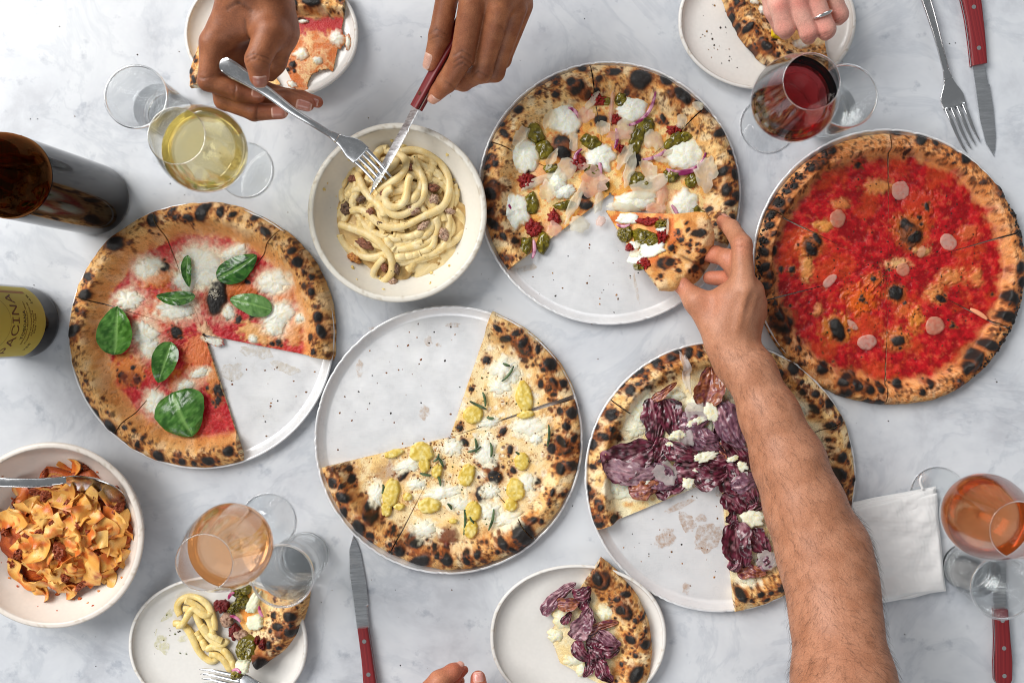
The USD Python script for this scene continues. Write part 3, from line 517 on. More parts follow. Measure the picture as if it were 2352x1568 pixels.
for i, (x, y, rx, ry, rot) in enumerate([(805, 310, 16, 75, -5), (690, 280, 20, 60, -35), (455, 380, 32, 55, -20), (880, 420, 55, 45, 20), (850, 460, 70, 30, 0), (755, 425, 40, 40, 0), (390, 720, 110, 22, 25), (540, 660, 55, 70, -40), (700, 720, 75, 80, 0), (730, 840, 26, 65, -10), (905, 660, 30, 90, -15), (1000, 770, 110, 55, 25), (1085, 780, 36, 85, 0), (1330, 690, 60, 90, 0), (1010, 660, 40, 60, 20), (620, 960, 60, 45, 0), (480, 990, 40, 40, 20), (440, 780, 40, 60, 20), (1195, 390, 30, 40, 0), (1280, 315, 34, 26, 0), (660, 350, 50, 40, 0), (1040, 490, 50, 60, 20), (590, 500, 30, 50, 0), (880, 580, 30, 80, -30), (745, 945, 30, 28, 0), (600, 840, 30, 110, -25), (300, 480, 30, 60, -35), (880, 870, 100, 26, -6), (1050, 880, 60, 30, 0), (470, 600, 24, 60, -30), (1120, 560, 50, 14, 20), (1080, 600, 40, 16, -20), (640, 640, 30, 20, 0), (900, 330, 20, 40, 30)]):
    x, y = zB(x, y); c = SH if i % 4 else [(240, 190, 170), (236, 206, 188)]
    B.lump('cheese_shaving', x, y, rx * .40, ry * .44, rot, .0008, c, 'shaving', amp=.55, rag=.12, rough=.0012, nf=5, lift=.0045, curl=.004 * ((i % 3) - .6), n=(7, 26), seed=i * 17 + 5)
# the wedge being lifted
B2 = Dough('lifted_slice', 'folded pizza slice with a green pepper held up by the reaching hand', 'pizza slice', 1393, 478, 262, [(-59, -5)], ZPAN + .004, .03, 29, rimh=.014, rin=.70, gap=0, rfun=lambda th: .74 + .29 * np.cos((th + math.radians(32)) * 2.9) ** .8 if False else .74 + .28 * np.clip(np.cos((th + math.radians(32)) * 2.6), 0, 1), step=2.0)
def warp2(v):
    d = v[..., :2] - W(1393, 478, .03)[:2]; ax = np.array([math.cos(math.radians(-32)), math.sin(math.radians(-32))])
    a = d @ ax / .128; c = (d @ np.array([-ax[1], ax[0]]))
    v = v.copy(); v[..., 2] += .026 * sm(.1, .75, a) + .55 * np.abs(c) * sm(.45, .8, a) * (1 - .25 * sm(.8, 1, a)) - .004 * np.exp(-(c / .006) ** 2) * sm(.6, .75, a) - .012 * sm(.86, 1.02, a)
    return v
B2.warp = warp2
ins = 1 - sm(B2.rin - .03, B2.rin + .03, B2.t + .08 * (B2.n1 - .5))
B2.tint(ins, mixc(C(232, 176, 96), C(206, 108, 40), sm(.40, .58, B2.n1))); B2.tint(B2.rim * .3, C(196, 124, 62)); B2.wet = .05 + .5 * ins
B2.freckle(.5, .62, .3)
B2.tint(np.exp(-((B2.th + math.radians(33)) * B2.t * 262 / 5) ** 2) * sm(.68, .8, B2.t) * .8, C(60, 34, 22))
zH = zm(1560, 500, 3.5625)
for x, y, r in [(635, 320, 46), (690, 540, 34), (665, 470, 28), (350, 570, 62), (400, 560, 40), (500, 365, 24), (565, 415, 20), (475, 295, 20), (550, 280, 16), (610, 620, 36), (420, 430, 30), (460, 640, 22), (555, 645, 16), (560, 470, 14), (300, 690, 20), (540, 220, 12), (360, 200, 30)]:
    B2.char(*zH(x, y), r * .2579, 1, .2)
B2.build()
for i, (x, y, rx, ry, rot) in enumerate([(195, 330, 130, 78, -14), (10, 290, 70, 80, 0), (330, 210, 60, 40, 10), (130, 600, 50, 36, 0)]):
    x, y = zH(x, y); B2.lump('green_pepper', x, y, rx * .26, ry * .26, rot, .007, PEP, 'leaf', amp=.2, rough=.0022, creases=1.2, wet=.85, cs=5, seed=40 + i)
for x, y, rx, ry in [(220, 180, 110, 38), (330, 320, 52, 66), (165, 565, 70, 56), (60, 420, 46, 36)]:
    x, y = zH(x, y); B2.lump('chilli_paste', x, y, rx * .26, ry * .26, 0, .005, [(110, 16, 16), (160, 24, 22)], 'meat', amp=.5, rough=.004, cs=3.4, nf=5, wet=.6)
for x, y, rx, ry, rot in [(240, 440, 140, 80, 15), (40, 150, 100, 56, 0), (110, 520, 70, 56, 0), (90, 400, 60, 40, 0), (330, 250, 40, 40, 0)]:
    x, y = zH(x, y); B2.lump('cheese_dollop', x, y, rx * .26, ry * .26, rot, .004, DOL, amp=.3, rough=.0014, nf=4)
for i, (x, y, rx, ry, rot) in enumerate([(385, 240, 12, 90, -5), (130, 380, 24, 50, -10), (100, 470, 50, 40, 0)]):
    x, y = zH(x, y); B2.lump('cheese_shaving', x, y, rx * .26, ry * .26, rot, .0008, SH, 'shaving', amp=.5, nf=5, lift=.004, n=(7, 26), seed=i + 90)
B2.arc('onion_strip', [zH(60, 205), zH(10, 225), zH(-60, 200)], 8, (206, 150, 170), 'leaf', .004, .6, .5, col2=(130, 30, 84))

# ------------------------------------------------------------------ pizza C: white pizza with potato and rosemary
zC = zm(770, 740, 2.2085)
Cc = Dough('potato_pizza', 'white pizza with yellow potato chunks, soft cheese and rosemary, two wedges gone', 'pizza', 1032, 1005, 300, [(-50, 17.5), (19, 71.5), (193, 243), (243, 310)], ZPAN, .012, 37, rin=.80, rimh=.014)
ins = 1 - sm(Cc.rin - .06, Cc.rin + .05, Cc.t + .12 * (Cc.n1 - .5))
Cc.tint(ins, mixc(C(246, 220, 168), C(238, 200, 134), sm(.45, .65, Cc.n1)))
Cc.tint(ins * sm(.56, .7, fbm(Cc.q * 1.3 + 40, 3, 8)) * .85, C(248, 240, 218))
Cc.tint(ins * sm(.50, .60, fbm(np.c_[Cc.P / 2.6, Cc.t * 0], 3, 5)) * sm(.42, .62, fbm(Cc.q * .8 + 9, 3, 3)) * .75, C(176, 116, 56))
Cc.wet = .1 + .35 * ins
Cc.freckle(.8, .60, .27)
Cc.leopard(170, .80, 1.012, 2, 10)
Cc.leopard(14, .15, .7, 2.5, 8)
for x, y, r in [(1195, 285, 42), (1190, 255, 28), (1095, 235, 26), (1050, 178, 20), (1155, 205, 24), (1270, 292, 20), (1335, 375, 38), (1355, 480, 28), (1410, 480, 24), (1355, 540, 16), (1330, 505, 20), (1300, 405, 14), (1285, 485, 20), (1460, 640, 34), (1425, 715, 24), (1390, 632, 20), (1410, 830, 44), (1400, 800, 30), (1455, 930, 38), (1395, 945, 30), (1470, 780, 22), (1385, 870, 14), (1350, 1075, 18), (1240, 1230, 24), (1290, 1235, 16), (1185, 1310, 66), (1080, 1355, 32), (1175, 1390, 22), (1135, 1395, 20), (1050, 1400, 14), (940, 1412, 24), (878, 1412, 22), (880, 1450, 22), (770, 1440, 36), (700, 1390, 20), (660, 1420, 22), (720, 1420, 16), (615, 1460, 50), (508, 1398, 38), (580, 1340, 40), (600, 1360, 30), (350, 1180, 55), (340, 1150, 30), (285, 1275, 44), (205, 1185, 30), (205, 1100, 34), (350, 1318, 26), (345, 1355, 16), (460, 1360, 14), (145, 1025, 30), (200, 1040, 18), (240, 1010, 22), (460, 1410, 16), (1260, 1025, 22), (1015, 945, 40), (1030, 1000, 40), (955, 1095, 40), (520, 985, 32), (985, 355, 24), (1075, 750, 22), (835, 730, 20), (860, 810, 22), (785, 795, 12), (900, 515, 14), (1115, 850, 20), (1130, 965, 18), (1345, 845, 26), (955, 925, 14), (470, 1290, 18)]:
    Cc.char(*zC(x, y), r * .41, 1, .3)
Cc.blob(*zC(765, 1325), 26, 20, 0, C(110, 44, 26), .9, .4, .8, dh=.003); Cc.blob(*zC(425, 980), 28, 26, 0, C(150, 92, 46), .6, .5, 1.4, fs=4)
CH_Cc = [(1075, 400, 75, 55, 20), (1060, 500, 60, 45, 0), (1130, 430, 40, 50, 0), (1220, 720, 85, 60, 0), (790, 835, 55, 45, 0), (980, 860, 60, 70, 0), (550, 935, 65, 35, 20), (370, 1100, 40, 60, 0), (640, 1290, 66, 50, 0), (1210, 1040, 45, 60, 0), (740, 1090, 110, 40, 10), (830, 1150, 70, 40, 0), (1000, 1190, 60, 50, 0), (1080, 1240, 80, 40, 10), (1010, 1080, 50, 40, 0), (1000, 700, 60, 30, 10), (600, 1040, 50, 30, 0), (1260, 790, 40, 30, 0)]
for x, y, rx, ry, rot in CH_Cc: Cc.blob(*zC(x, y), rx * 0.512, ry * 0.512, rot, C(246, 236, 206), .85, .22, 1.3, dh=.0008, wet=.5, fs=10)
Cc.build()
for i, (x, y, rx, ry, rot) in enumerate([(1195, 555, 48, 88, 10), (910, 655, 58, 52, 20), (625, 865, 68, 55, -10), (640, 930, 32, 50, 0), (710, 970, 28, 44, -20), (875, 990, 46, 62, -25), (1180, 915, 42, 50, 0), (1145, 1075, 54, 60, 20), (1120, 1155, 36, 38, 0), (455, 1090, 46, 82, -15), (430, 1180, 28, 40, 0), (665, 1160, 66, 44, 0), (910, 1190, 44, 54, 0), (895, 1290, 40, 50, 0), (1200, 655, 50, 22, 10), (470, 870, 56, 22, 14), (545, 1110, 26, 24, 0), (500, 1165, 30, 20, 0), (800, 1245, 24, 14, 0)]):
    x, y = zC(x, y); Cc.lump('potato_chunk', x, y, rx * .43, ry * .43, rot, .0045, [(200, 168, 62), (214, 186, 88), (230, 212, 140)], 'plain', amp=.25, rough=.0010, nf=3.2, flat=.3, rag=.14, wet=.35, seed=i * 13 + 5)
for x, y, rx, ry, rot in CH_Cc:
    x, y = zC(x, y); Cc.lump('melted_cheese', x, y, rx * .42, ry * .42, rot, .0018, WHITE, melt=.6, amp=.5, rough=.0010, nf=4.5, rag=.45, n=(12, 56))
for i, (x0, y0, x1, y1) in enumerate([(1068, 470, 1135, 385), (962, 530, 978, 610), (890, 580, 985, 625), (880, 860, 955, 830), (920, 785, 925, 865), (1005, 810, 1008, 890), (1328, 710, 1320, 830), (615, 978, 680, 990), (715, 890, 745, 945), (690, 915, 720, 870), (868, 1180, 925, 1290), (862, 1180, 858, 1320), (1025, 1175, 995, 1295), (1075, 370, 1115, 385), (1145, 860, 1218, 915), (410, 1040, 405, 1090), (710, 985, 730, 1050), (768, 1145, 792, 1180), (1128, 1040, 1140, 1060), (985, 668, 1025, 672)]):
    a, b = zC(x0, y0), zC(x1, y1); mx, my = (a[0] + b[0]) / 2 + 3, (a[1] + b[1]) / 2 + 2
    Cc.arc('rosemary_needle', [a, (mx, my), b], 6.5, (84, 104, 66), 'leaf', .0035, .4, .5, col2=(48, 66, 36))
sprinkle(Cc, 'browned_crumbs', lambda rg: [Cc.P[j] for j in rg.choice(np.where(Cc.t < .74)[0], 420)], None, .9, 2.6, [(150, 92, 42), (186, 130, 70), (110, 62, 30), (70, 84, 36)], seed=6)

# ------------------------------------------------------------------ pizza D: red tomato pizza
zD = zm(1870, 300, 2.1188)
D = Dough('tomato_pizza', 'whole red tomato pizza with garlic slices and a blackened crust', 'pizza', 2046, 618, 309, [(16, 90.5), (90.5, 154), (154, 194), (194, 268), (268, 333), (333, 376)], ZPAN, .012, 41, rin=.85, rimh=.0105, gap=1.6)
ins = 1 - sm(D.rin - .05, D.rin + .03, D.t + .16 * (D.n1 - .5) + .06 * (D.n2 - .5))
nD = fbm(np.c_[D.P / 13, D.t * 0], 4, 12)
D.tint(sm(D.rin - .1, D.rin, D.t) * (1 - sm(D.rin + .08, D.rin + .2, D.t)) * .5, C(226, 126, 72))
D.tint(ins, mixc(C(142, 10, 20), C(184, 22, 30), sm(.35, .62, nD)))
D.tint(ins * sm(.64, .76, nD) * .45, C(218, 74, 60))
D.tint(ins * sm(.50, .66, D.n0 + .3 * (D.n2 - .5)) * .5, C(200, 76, 30)); nD2 = fbm(np.c_[(D.P[:, 0] * .8 + D.P[:, 1] * .6) / 7, (D.P[:, 1] * .8 - D.P[:, 0] * .6) / 7, D.t * 3], 4, 19); D.tint(ins * sm(.58, .74, nD2) * .3, C(226, 110, 70)); D.tint(ins * sm(.40, .28, nD2) * .5, C(116, 8, 14))
D.wet = .05 + .9 * ins; D.h += ins * .0022 * (nD - .5)
for x, y, rx, ry, c in [(860, 560, 100, 100, (214, 120, 44)), (910, 440, 120, 90, (206, 66, 36)), (330, 650, 80, 90, (214, 124, 56)), (480, 1100, 100, 90, (226, 150, 56)), (320, 780, 40, 90, (228, 170, 90)), (800, 1160, 90, 70, (220, 140, 66)), (600, 950, 110, 90, (226, 110, 22)), (700, 350, 90, 50, (228, 160, 84)), (1180, 590, 60, 50, (216, 110, 60)), (1090, 830, 90, 50, (222, 150, 80)), (1000, 920, 60, 60, (228, 164, 90)), (410, 560, 60, 40, (230, 170, 80)), (500, 440, 60, 40, (226, 150, 80)), (930, 690, 50, 30, (232, 196, 120)), (790, 920, 60, 50, (220, 130, 50)), (900, 1050, 50, 80, (226, 150, 60)), (800, 760, 80, 30, (234, 200, 130)), (660, 840, 60, 50, (214, 110, 50)), (1220, 830, 40, 60, (226, 150, 80)), (380, 1010, 30, 40, (230, 160, 90)), (840, 1010, 60, 50, (216, 110, 50))]:
    D.blob(*zD(x, y), rx * .34, ry * .34, 0, C(*c), .62, .6, 1.7, dh=.0022, fs=8)
D.freckle(.75, .60, .26); D.freckle(.6, .56, .5, seed=3); D.tint(D.rim * sm(.45, .6, D.n2) * .5, C(206, 120, 52))
D.leopard(120, .86, 1.014, 2, 11)
for x, y, r in [(915, 100, 36), (990, 125, 18), (1155, 195, 38), (1340, 380, 34), (1340, 350, 26), (1425, 500, 32), (1430, 785, 30), (1445, 860, 30), (1390, 945, 40), (1370, 1040, 40), (1190, 1270, 52), (1150, 1310, 30), (1270, 1190, 36), (1245, 1340, 16), (1110, 1380, 12), (960, 1395, 20), (915, 1440, 18), (795, 1395, 26), (695, 1415, 26), (630, 1420, 30), (530, 1400, 55), (510, 1375, 36), (570, 1400, 30), (390, 1310, 34), (205, 1165, 20), (265, 1205, 16), (270, 1165, 14), (175, 1070, 58), (165, 1030, 36), (140, 970, 18), (115, 820, 26), (130, 605, 16), (85, 780, 26), (80, 640, 22), (80, 700, 26), (90, 880, 24), (140, 690, 22), (150, 470, 40), (120, 500, 28), (160, 440, 30), (110, 560, 22), (235, 355, 22), (370, 240, 34), (400, 225, 20), (330, 260, 20), (420, 175, 34), (440, 170, 20), (590, 235, 16), (790, 65, 24), (200, 380, 18), (270, 310, 16), (1430, 600, 26), (1440, 660, 18), (640, 1495, 20), (700, 1500, 24), (870, 600, 58), (860, 570, 40), (890, 620, 36), (955, 455, 16), (345, 655, 40), (340, 680, 34), (370, 625, 24), (480, 1110, 46), (790, 915, 38), (800, 1170, 30), (610, 950, 14), (1030, 945, 22), (670, 840, 14), (1095, 1090, 12), (180, 790, 14), (240, 790, 16)]:
    D.char(*zD(x, y), r * .43, 1, .32)
D.build()
for i, (x, y, rx, ry) in enumerate([(815, 370, 54, 56), (480, 520, 58, 48), (1068, 645, 48, 56), (830, 790, 42, 42), (440, 850, 56, 26), (995, 1092, 58, 56), (638, 1176, 58, 48), (925, 695, 36, 22), (560, 1085, 20, 44)]):
    x, y = zD(x, y); D.lump('garlic_slice', x, y, rx * .38, ry * .38, (x * 7) % 90, .0014, [(242, 196, 176), (248, 222, 204), (236, 166, 148)] if i % 2 == 0 else [(242, 196, 164), (234, 160, 130)], 'shaving', amp=.2, rag=.08, rough=.0004, lift=.0022, wet=.5, seed=i * 7 + 2)
D.arc('garlic_slice', [zD(1185, 1000), zD(1225, 1020), zD(1275, 1055)], 11, (238, 160, 120), 'leaf', .002, .5)
sprinkle(D, 'dried_oregano', lambda rg: [D.P[j] for j in rg.choice(np.where(D.t < .72)[0], 260)], None, .9, 2.0, [(44, 24, 16), (30, 30, 14), (60, 66, 24), (24, 14, 12)], seed=7, long=1.5)
sprinkle(D, 'char_flakes', lambda rg: [(D.c[0] + 309 * q * math.cos(a), D.c[1] - 309 * q * math.sin(a)) for q, a in zip(rg.uniform(.96, 1.0, 260), rg.choice([2.6, 2.9, 3.2, 2.3, .3, 5.9, 5.6], 260) + rg.normal(0, .14, 260))], None, 1.5, 4.0, [(34, 30, 28), (24, 22, 20)], seed=8, long=1.3)

# ------------------------------------------------------------------ pizza E: radicchio
zE = zm(1440, 820, 2.1479)
E = Dough('radicchio_pizza', 'pizza covered in purple radicchio leaves and melted white cheese', 'pizza', 1657, 1096, 306, [(203, 203.8 + 71 - 71 + 61.5 - 61.5 + .2)] if False else [(-84.5, -30), (-30, 25), (25, 85), (85, 145), (145, 203)], ZPAN, .012, 53, rin=.82, rimh=.013)
ins = 1 - sm(E.rin - .06, E.rin + .05, E.t + .12 * (E.n1 - .5))
E.tint(ins, mixc(C(246, 232, 190), C(238, 210, 150), sm(.45, .65, E.n1)))
E.tint(ins * sm(.60, .70, E.n2 * .5 + E.n1 * .5) * .6, C(206, 130, 60))
E.wet = .1 + .35 * ins
E.freckle(.85, .58, .25); E.leopard(190, .80, 1.012, 2, 10)
for x, y, r in [(600, 130, 28), (520, 150, 34), (540, 110, 28), (660, 140, 18), (425, 180, 34), (335, 235, 28), (290, 330, 28), (240, 305, 22), (335, 298, 14), (385, 325, 24), (370, 262, 14), (460, 210, 12), (185, 460, 34), (128, 435, 22), (95, 530, 26), (138, 580, 30), (80, 620, 32), (195, 540, 18), (90, 740, 18), (125, 710, 12), (75, 900, 24), (115, 930, 18), (130, 958, 18), (60, 860, 24), (95, 1030, 40), (120, 1050, 24), (205, 1020, 22), (1160, 215, 34), (1080, 245, 28), (1275, 350, 22), (1210, 340, 18), (1270, 430, 24), (1350, 400, 28), (1420, 690, 28), (1405, 780, 38), (1480, 620, 26), (1490, 820, 24), (1410, 495, 24), (1360, 520, 26), (1340, 700, 16), (1360, 600, 14), (1410, 850, 20), (1130, 360, 14), (1200, 290, 14), (880, 1425, 30), (985, 1420, 18), (1040, 1410, 14), (1095, 1385, 24), (935, 1450, 12), (1020, 1450, 14), (60, 980, 22)]:
    E.char(*zE(x, y), r * .43, 1, .3)
CH_E = [(350, 440, 55, 90, -30), (320, 540, 60, 50, 0), (290, 880, 90, 40, 0), (700, 470, 60, 90, 20), (730, 440, 40, 60, 0), (560, 560, 55, 40, 0), (700, 690, 75, 40, 0), (600, 830, 40, 45, 0), (530, 360, 60, 30, 0), (650, 400, 50, 30, 0), (360, 800, 50, 60, 0), (960, 1010, 60, 60, 0), (890, 740, 46, 34, 0), (870, 700, 60, 30, 20), (930, 1355, 50, 30, 0), (1020, 1250, 60, 40, 0), (220, 850, 60, 50, 0), (500, 620, 40, 30, 0), (1200, 440, 40, 40, 0), (640, 520, 60, 30, 10), (820, 330, 40, 60, 0), (450, 760, 40, 40, 0)]
for x, y, rx, ry, rot in CH_E: E.blob(*zE(x, y), rx * 0.537, ry * 0.537, rot, C(246, 236, 206), .85, .22, 1.3, dh=.0008, wet=.5, fs=10)
E.build()
for x, y, rx, ry, rot in CH_E:
    x, y = zE(x, y); E.lump('melted_cheese', x, y, rx * .44, ry * .44, rot, .0024, [(246, 238, 206), (250, 246, 226), (238, 222, 170)], melt=.5, amp=.5, rough=.0010, nf=4.5, rag=.45, n=(12, 56))
RAD = [(34, 8, 16), (74, 18, 36), (112, 42, 62)]; RADB = [(110, 50, 30), (170, 106, 70), (96, 34, 50)]
def radicchio(Dd, items, T=None, zf=None, k=1.0):
    for i, (a, b, w, cset, s) in enumerate(items):
        (Dd).leaf('radicchio_leaf', *a, *b, w, cset, lift=.0030 + .0018 * (i % 3), cup=.55 * (1 if i % 2 else -.8), wave=.002, seed=i * 5 + s, wet=.7, vein=(190, 140, 148), crumple=.0014 * k, shape=(.7, .45), bend=.06 * ((i % 3) - 1), n=(24, 25))
items = []
rE = np.random.default_rng(4)
for x0, y0, x1, y1, w, b in [(400, 400, 420, 600, 130, 0), (175, 750, 400, 640, 190, 0), (180, 755, 420, 760, 120, 2), (480, 400, 520, 560, 120, 0), (560, 520, 700, 480, 120, 3), (690, 400, 720, 225, 150, 1), (740, 390, 760, 240, 70, 1), (420, 380, 530, 300, 40, 1), (780, 420, 890, 620, 130, 3), (760, 560, 920, 740, 120, 0), (580, 560, 760, 640, 110, 3), (490, 640, 640, 680, 90, 0), (560, 700, 640, 640, 80, 0), (390, 780, 530, 830, 130, 3), (300, 880, 430, 830, 100, 1), (440, 880, 580, 840, 90, 0), (540, 770, 700, 740, 110, 0), (640, 800, 800, 770, 110, 0), (700, 720, 860, 700, 90, 0), (780, 780, 900, 860, 140, 0), (840, 850, 960, 800, 110, 3), (800, 900, 900, 980, 120, 0), (880, 800, 960, 930, 110, 0), (860, 1060, 900, 1260, 150, 0), (820, 1150, 870, 1050, 80, 0), (940, 1100, 1030, 1200, 100, 0), (830, 1290, 880, 1220, 70, 0), (880, 1310, 1010, 1320, 70, 1), (990, 1280, 1060, 1220, 70, 3), (820, 1040, 840, 980, 60, 0), (930, 980, 1000, 950, 60, 0), (470, 600, 440, 720, 80, 0), (660, 560, 760, 590, 70, 3), (720, 620, 790, 720, 70, 1), (860, 480, 900, 560, 80, 0)]:
    dx_, dy_ = (x1 - x0) * .12, (y1 - y0) * .12; items.append((zE(x0 - dx_, y0 - dy_), zE(x1 + dx_, y1 + dy_), w * .52, [RAD, RADB, [(130, 96, 110), (160, 128, 134), (84, 40, 58)], [(86, 50, 68), (120, 82, 98), (56, 22, 38)]][b], 2))
radicchio(E, items)
for i, (x, y, rx, ry, rot) in enumerate([(690, 690, 62, 26, 8), (725, 450, 40, 60, 20), (545, 570, 46, 26, 0), (890, 740, 40, 26, 0), (600, 830, 34, 30, 0), (640, 500, 60, 20, 20), (940, 1020, 60, 44, 0), (510, 620, 30, 16, 0), (370, 810, 30, 44, 20), (660, 760, 40, 14, 0), (840, 700, 36, 14, 20)]):
    x, y = zE(x, y); E.lump('melted_cheese', x, y, rx * .43, ry * .43, rot, .0016, [(246, 238, 206), (250, 246, 226), (238, 222, 170)], amp=.5, rough=.0012, nf=4.5, rag=.25, lift=.0085, seed=i + 900)
for x, y, rx, ry, rot in [(590, 250, 26, 90, 10), (480, 780, 70, 60, -30), (640, 460, 60, 60, 0), (590, 590, 40, 50, 0), (1020, 1240, 60, 50, 0), (880, 800, 44, 40, 0), (575, 180, 20, 50, 20)]:
    x, y = zE(x, y); E.lump('cheese_shaving', x, y, rx * .43, ry * .43, rot, .0008, [(222, 214, 212), (236, 228, 222)], 'shaving', amp=.5, nf=5, lift=.008, curl=.003, n=(7, 26))

# ------------------------------------------------------------------ slices on the side plates
def plate_slice(name, label, cx, cy, rp, a0, a1, seed, plate_z, **k):
    return Dough(name, label, 'pizza slice', cx, cy, rp, [(a0, a1)], plate_z, .018, seed, gap=0, step=2.0, **k)
z1 = zm(430, 0, 4.126)
F = plate_slice('bitten_slice', 'tomato and cheese pizza slice with a round bite out of it', 729, 312, 330, 78.5, 116, 61, .0052, rin=.84, rimh=.012, part='dough')
nF = 1 - sm(F.rin - .02, F.rin + .02, F.t + .10 * (F.n1 - .5)); F.tint(nF, mixc(C(206, 112, 46), C(236, 196, 140), sm(.42, .58, F.n1 * .6 + F.n2 * .4)))
F.tint(nF * sm(.70, .76, F.t + .12 * (F.n2 - .5)), C(176, 24, 26)); F.tint(nF * sm(.52, .66, F.n2) * (F.t < .7) * .6, C(196, 90, 40)); F.wet = .05 + .6 * nF
F.freckle(.7, .6, .3); F.leopard(24, .82, 1.0, 2, 8)
for x, y, r in [(1450, 30, 70), (1280, 50, 34), (1220, 655, 40), (1740, 590, 28), (1690, 630, 18), (1170, 700, 24), (1240, 715, 18), (1740, 0, 30)]: F.char(*z1(x, y), r * .2227)
bx, by = z1(1560, 880); F.cut = np.hypot(F.P[:, 0] - bx, (F.P[:, 1] - by)) < 41 + 4 * (F.n2 - .5) * 2
fx = (F.P[:, 0] - 395) / .2227; fy = F.P[:, 1] / .2227
F.cut |= (fy > 830 + (fx - 1050) * .34 + 40 * (F.n2 - .5)) | ((fy > 765) & (fx > 1600))
F.build()
for x, y, rx, ry, rot in [(1680, 370, 90, 110, 20), (1310, 540, 90, 80, 0), (1480, 600, 60, 50, 0), (1800, 420, 36, 80, 0), (1220, 850, 60, 40, -30), (1340, 200, 60, 26, 0)]:
    x, y = z1(x, y); F.lump('melted_cheese', x, y, rx * .2227, ry * .2227, rot, .0028, WHITE, melt=.6, rag=.16, amp=.4, nf=4)
# crust piece seen left of the hand
G = plate_slice('crust_end', 'charred end of pizza crust sticking out behind the hand with the fork', 640, 190, 206, 126, 182, 62, .006, rin=.78, rimh=.014, part='dough'); G.freckle(.8, .56, .3)
for x, y, r in [(195, 740, 36), (240, 835, 34), (240, 600, 24), (540, 160, 26), (262, 640, 20)]: G.char(*z1(x, y), r * .2227)
G.build()
z3 = zm(1660, 0, 3.92)
Hs = plate_slice('white_slice', 'white pizza slice with a yellow potato chunk under the pale hand', 1905, -60, 245, 188, 268, 63, .0052, rin=.62, rimh=.014, part='dough')
nH = 1 - sm(Hs.rin - .03, Hs.rin + .05, Hs.t + .12 * (Hs.n1 - .5)); Hs.tint(nH, mixc(C(240, 214, 160), C(232, 190, 110), sm(.45, .6, Hs.n1))); Hs.wet = .1 + .4 * nH
Hs.freckle(.9, .54, .25); Hs.leopard(36, .66, 1.0, 2, 9)
for x, y, r in [(690, 300, 60), (660, 180, 42), (815, 290, 46), (860, 500, 62), (960, 440, 56), (1030, 490, 50), (990, 470, 50), (740, 60, 40), (700, 30, 36), (1090, 560, 28), (900, 335, 22), (1210, 540, 30), (1070, 400, 24), (1365, 428, 18), (1290, 570, 16), (780, 230, 16), (590, 110, 26), (1010, 635, 18), (930, 580, 14)]: Hs.char(*z3(x, y), r * .2344)
Hs.cut = (Hs.P[:, 0] > z3(1600, 0)[0])
Hs.build()
for x, y, rx, ry in [(970, 90, 50, 60), (1340, 430, 90, 70), (880, 20, 60, 40)]:
    x, y = z3(x, y); Hs.lump('melted_cheese', x, y, rx * .2344, ry * .2344, 0, .0028, WHITE, melt=.6, rag=.16, amp=.4, nf=4)
x, y = z3(1130, 320); Hs.lump('potato_chunk', x, y, 19, 17, 0, .009, [(206, 176, 20), (226, 200, 40)], 'plain', amp=.1, wet=.35)
z5 = zm(400, 1180, 2.975)
I = plate_slice('pepper_slice', 'part eaten pizza slice with green peppers and soft cheese beside leftover pasta', 500, 1350, 205, -62, 0, 64, .0052, rin=.58, rimh=.014, part='dough')
nI = 1 - sm(I.rin - .03, I.rin + .05, I.t + .12 * (I.n1 - .5)); I.tint(nI, mixc(C(240, 206, 140), C(230, 150, 66), sm(.42, .6, I.n1))); I.wet = .05 + .5 * nI
I.freckle(.9, .54, .24); I.leopard(34, .62, 1.0, 2, 10)
for x, y, r in [(730, 1450, 84), (760, 1420, 60), (980, 1060, 44), (980, 1180, 44), (1000, 1310, 30), (915, 1450, 38), (880, 1140, 36), (940, 1520, 40), (815, 1270, 26), (890, 1300, 20), (845, 1530, 16), (760, 1280, 24), (840, 1070, 24), (820, 1180, 16), (990, 1120, 20)]: I.char(*z5(x, y), r * .3088)
I.cut = (I.t < .26 + .1 * (I.n1 - .5))
I.build()
for i, (x, y, rx, ry, rot) in enumerate([(580, 890, 80, 60, 0), (590, 970, 60, 70, 0), (640, 1320, 80, 90, 0), (545, 1020, 60, 40, 30), (600, 1480, 50, 30, 0)]):
    x, y = z5(x, y); I.lump('green_pepper', x, y, rx * .31, ry * .31, rot, .006, PEP, 'leaf', amp=.25, rough=.002, creases=1.2, wet=.85, cs=5, seed=i * 7 + 200)
for x, y, rx, ry in [(440, 1005, 60, 50), (540, 1200, 50, 60), (770, 1270, 26, 40), (720, 1250, 20, 30)]:
    x, y = z5(x, y); I.lump('chilli_paste', x, y, rx * .31, ry * .31, 0, .005, [(80, 10, 12), (120, 20, 20)], 'meat', amp=.5, rough=.003, cs=3.4, nf=5, wet=.6)
for x, y, rx, ry, rot in [(680, 980, 50, 90, -25), (690, 1130, 70, 60, 0), (640, 1420, 60, 50, 0)]:
    x, y = z5(x, y); I.lump('cheese_dollop', x, y, rx * .31, ry * .31, rot, .006, [(240, 234, 206), (226, 228, 196)], amp=.35, nf=4)
for x, y, rx, ry, rot in [(600, 1235, 100, 40, -30), (480, 1110, 50, 50, 0)]:
    x, y = z5(x, y); I.lump('pork_piece', x, y, rx * .31, ry * .31, rot, .006, [(120, 78, 60), (196, 160, 136), (90, 54, 40)], 'meat', amp=.4, rough=.002)
for p in [[(500, 950), (530, 905), (545, 900)], [(510, 1075), (560, 1090), (590, 1120)], [(570, 1440), (610, 1430), (640, 1450)], [(730, 1000), (735, 1040), (760, 1080)]]:
    I.arc('onion_strip', [z5(*q) for q in p], 8, (206, 130, 160), 'leaf', .005, .6, .5, col2=(150, 30, 84))
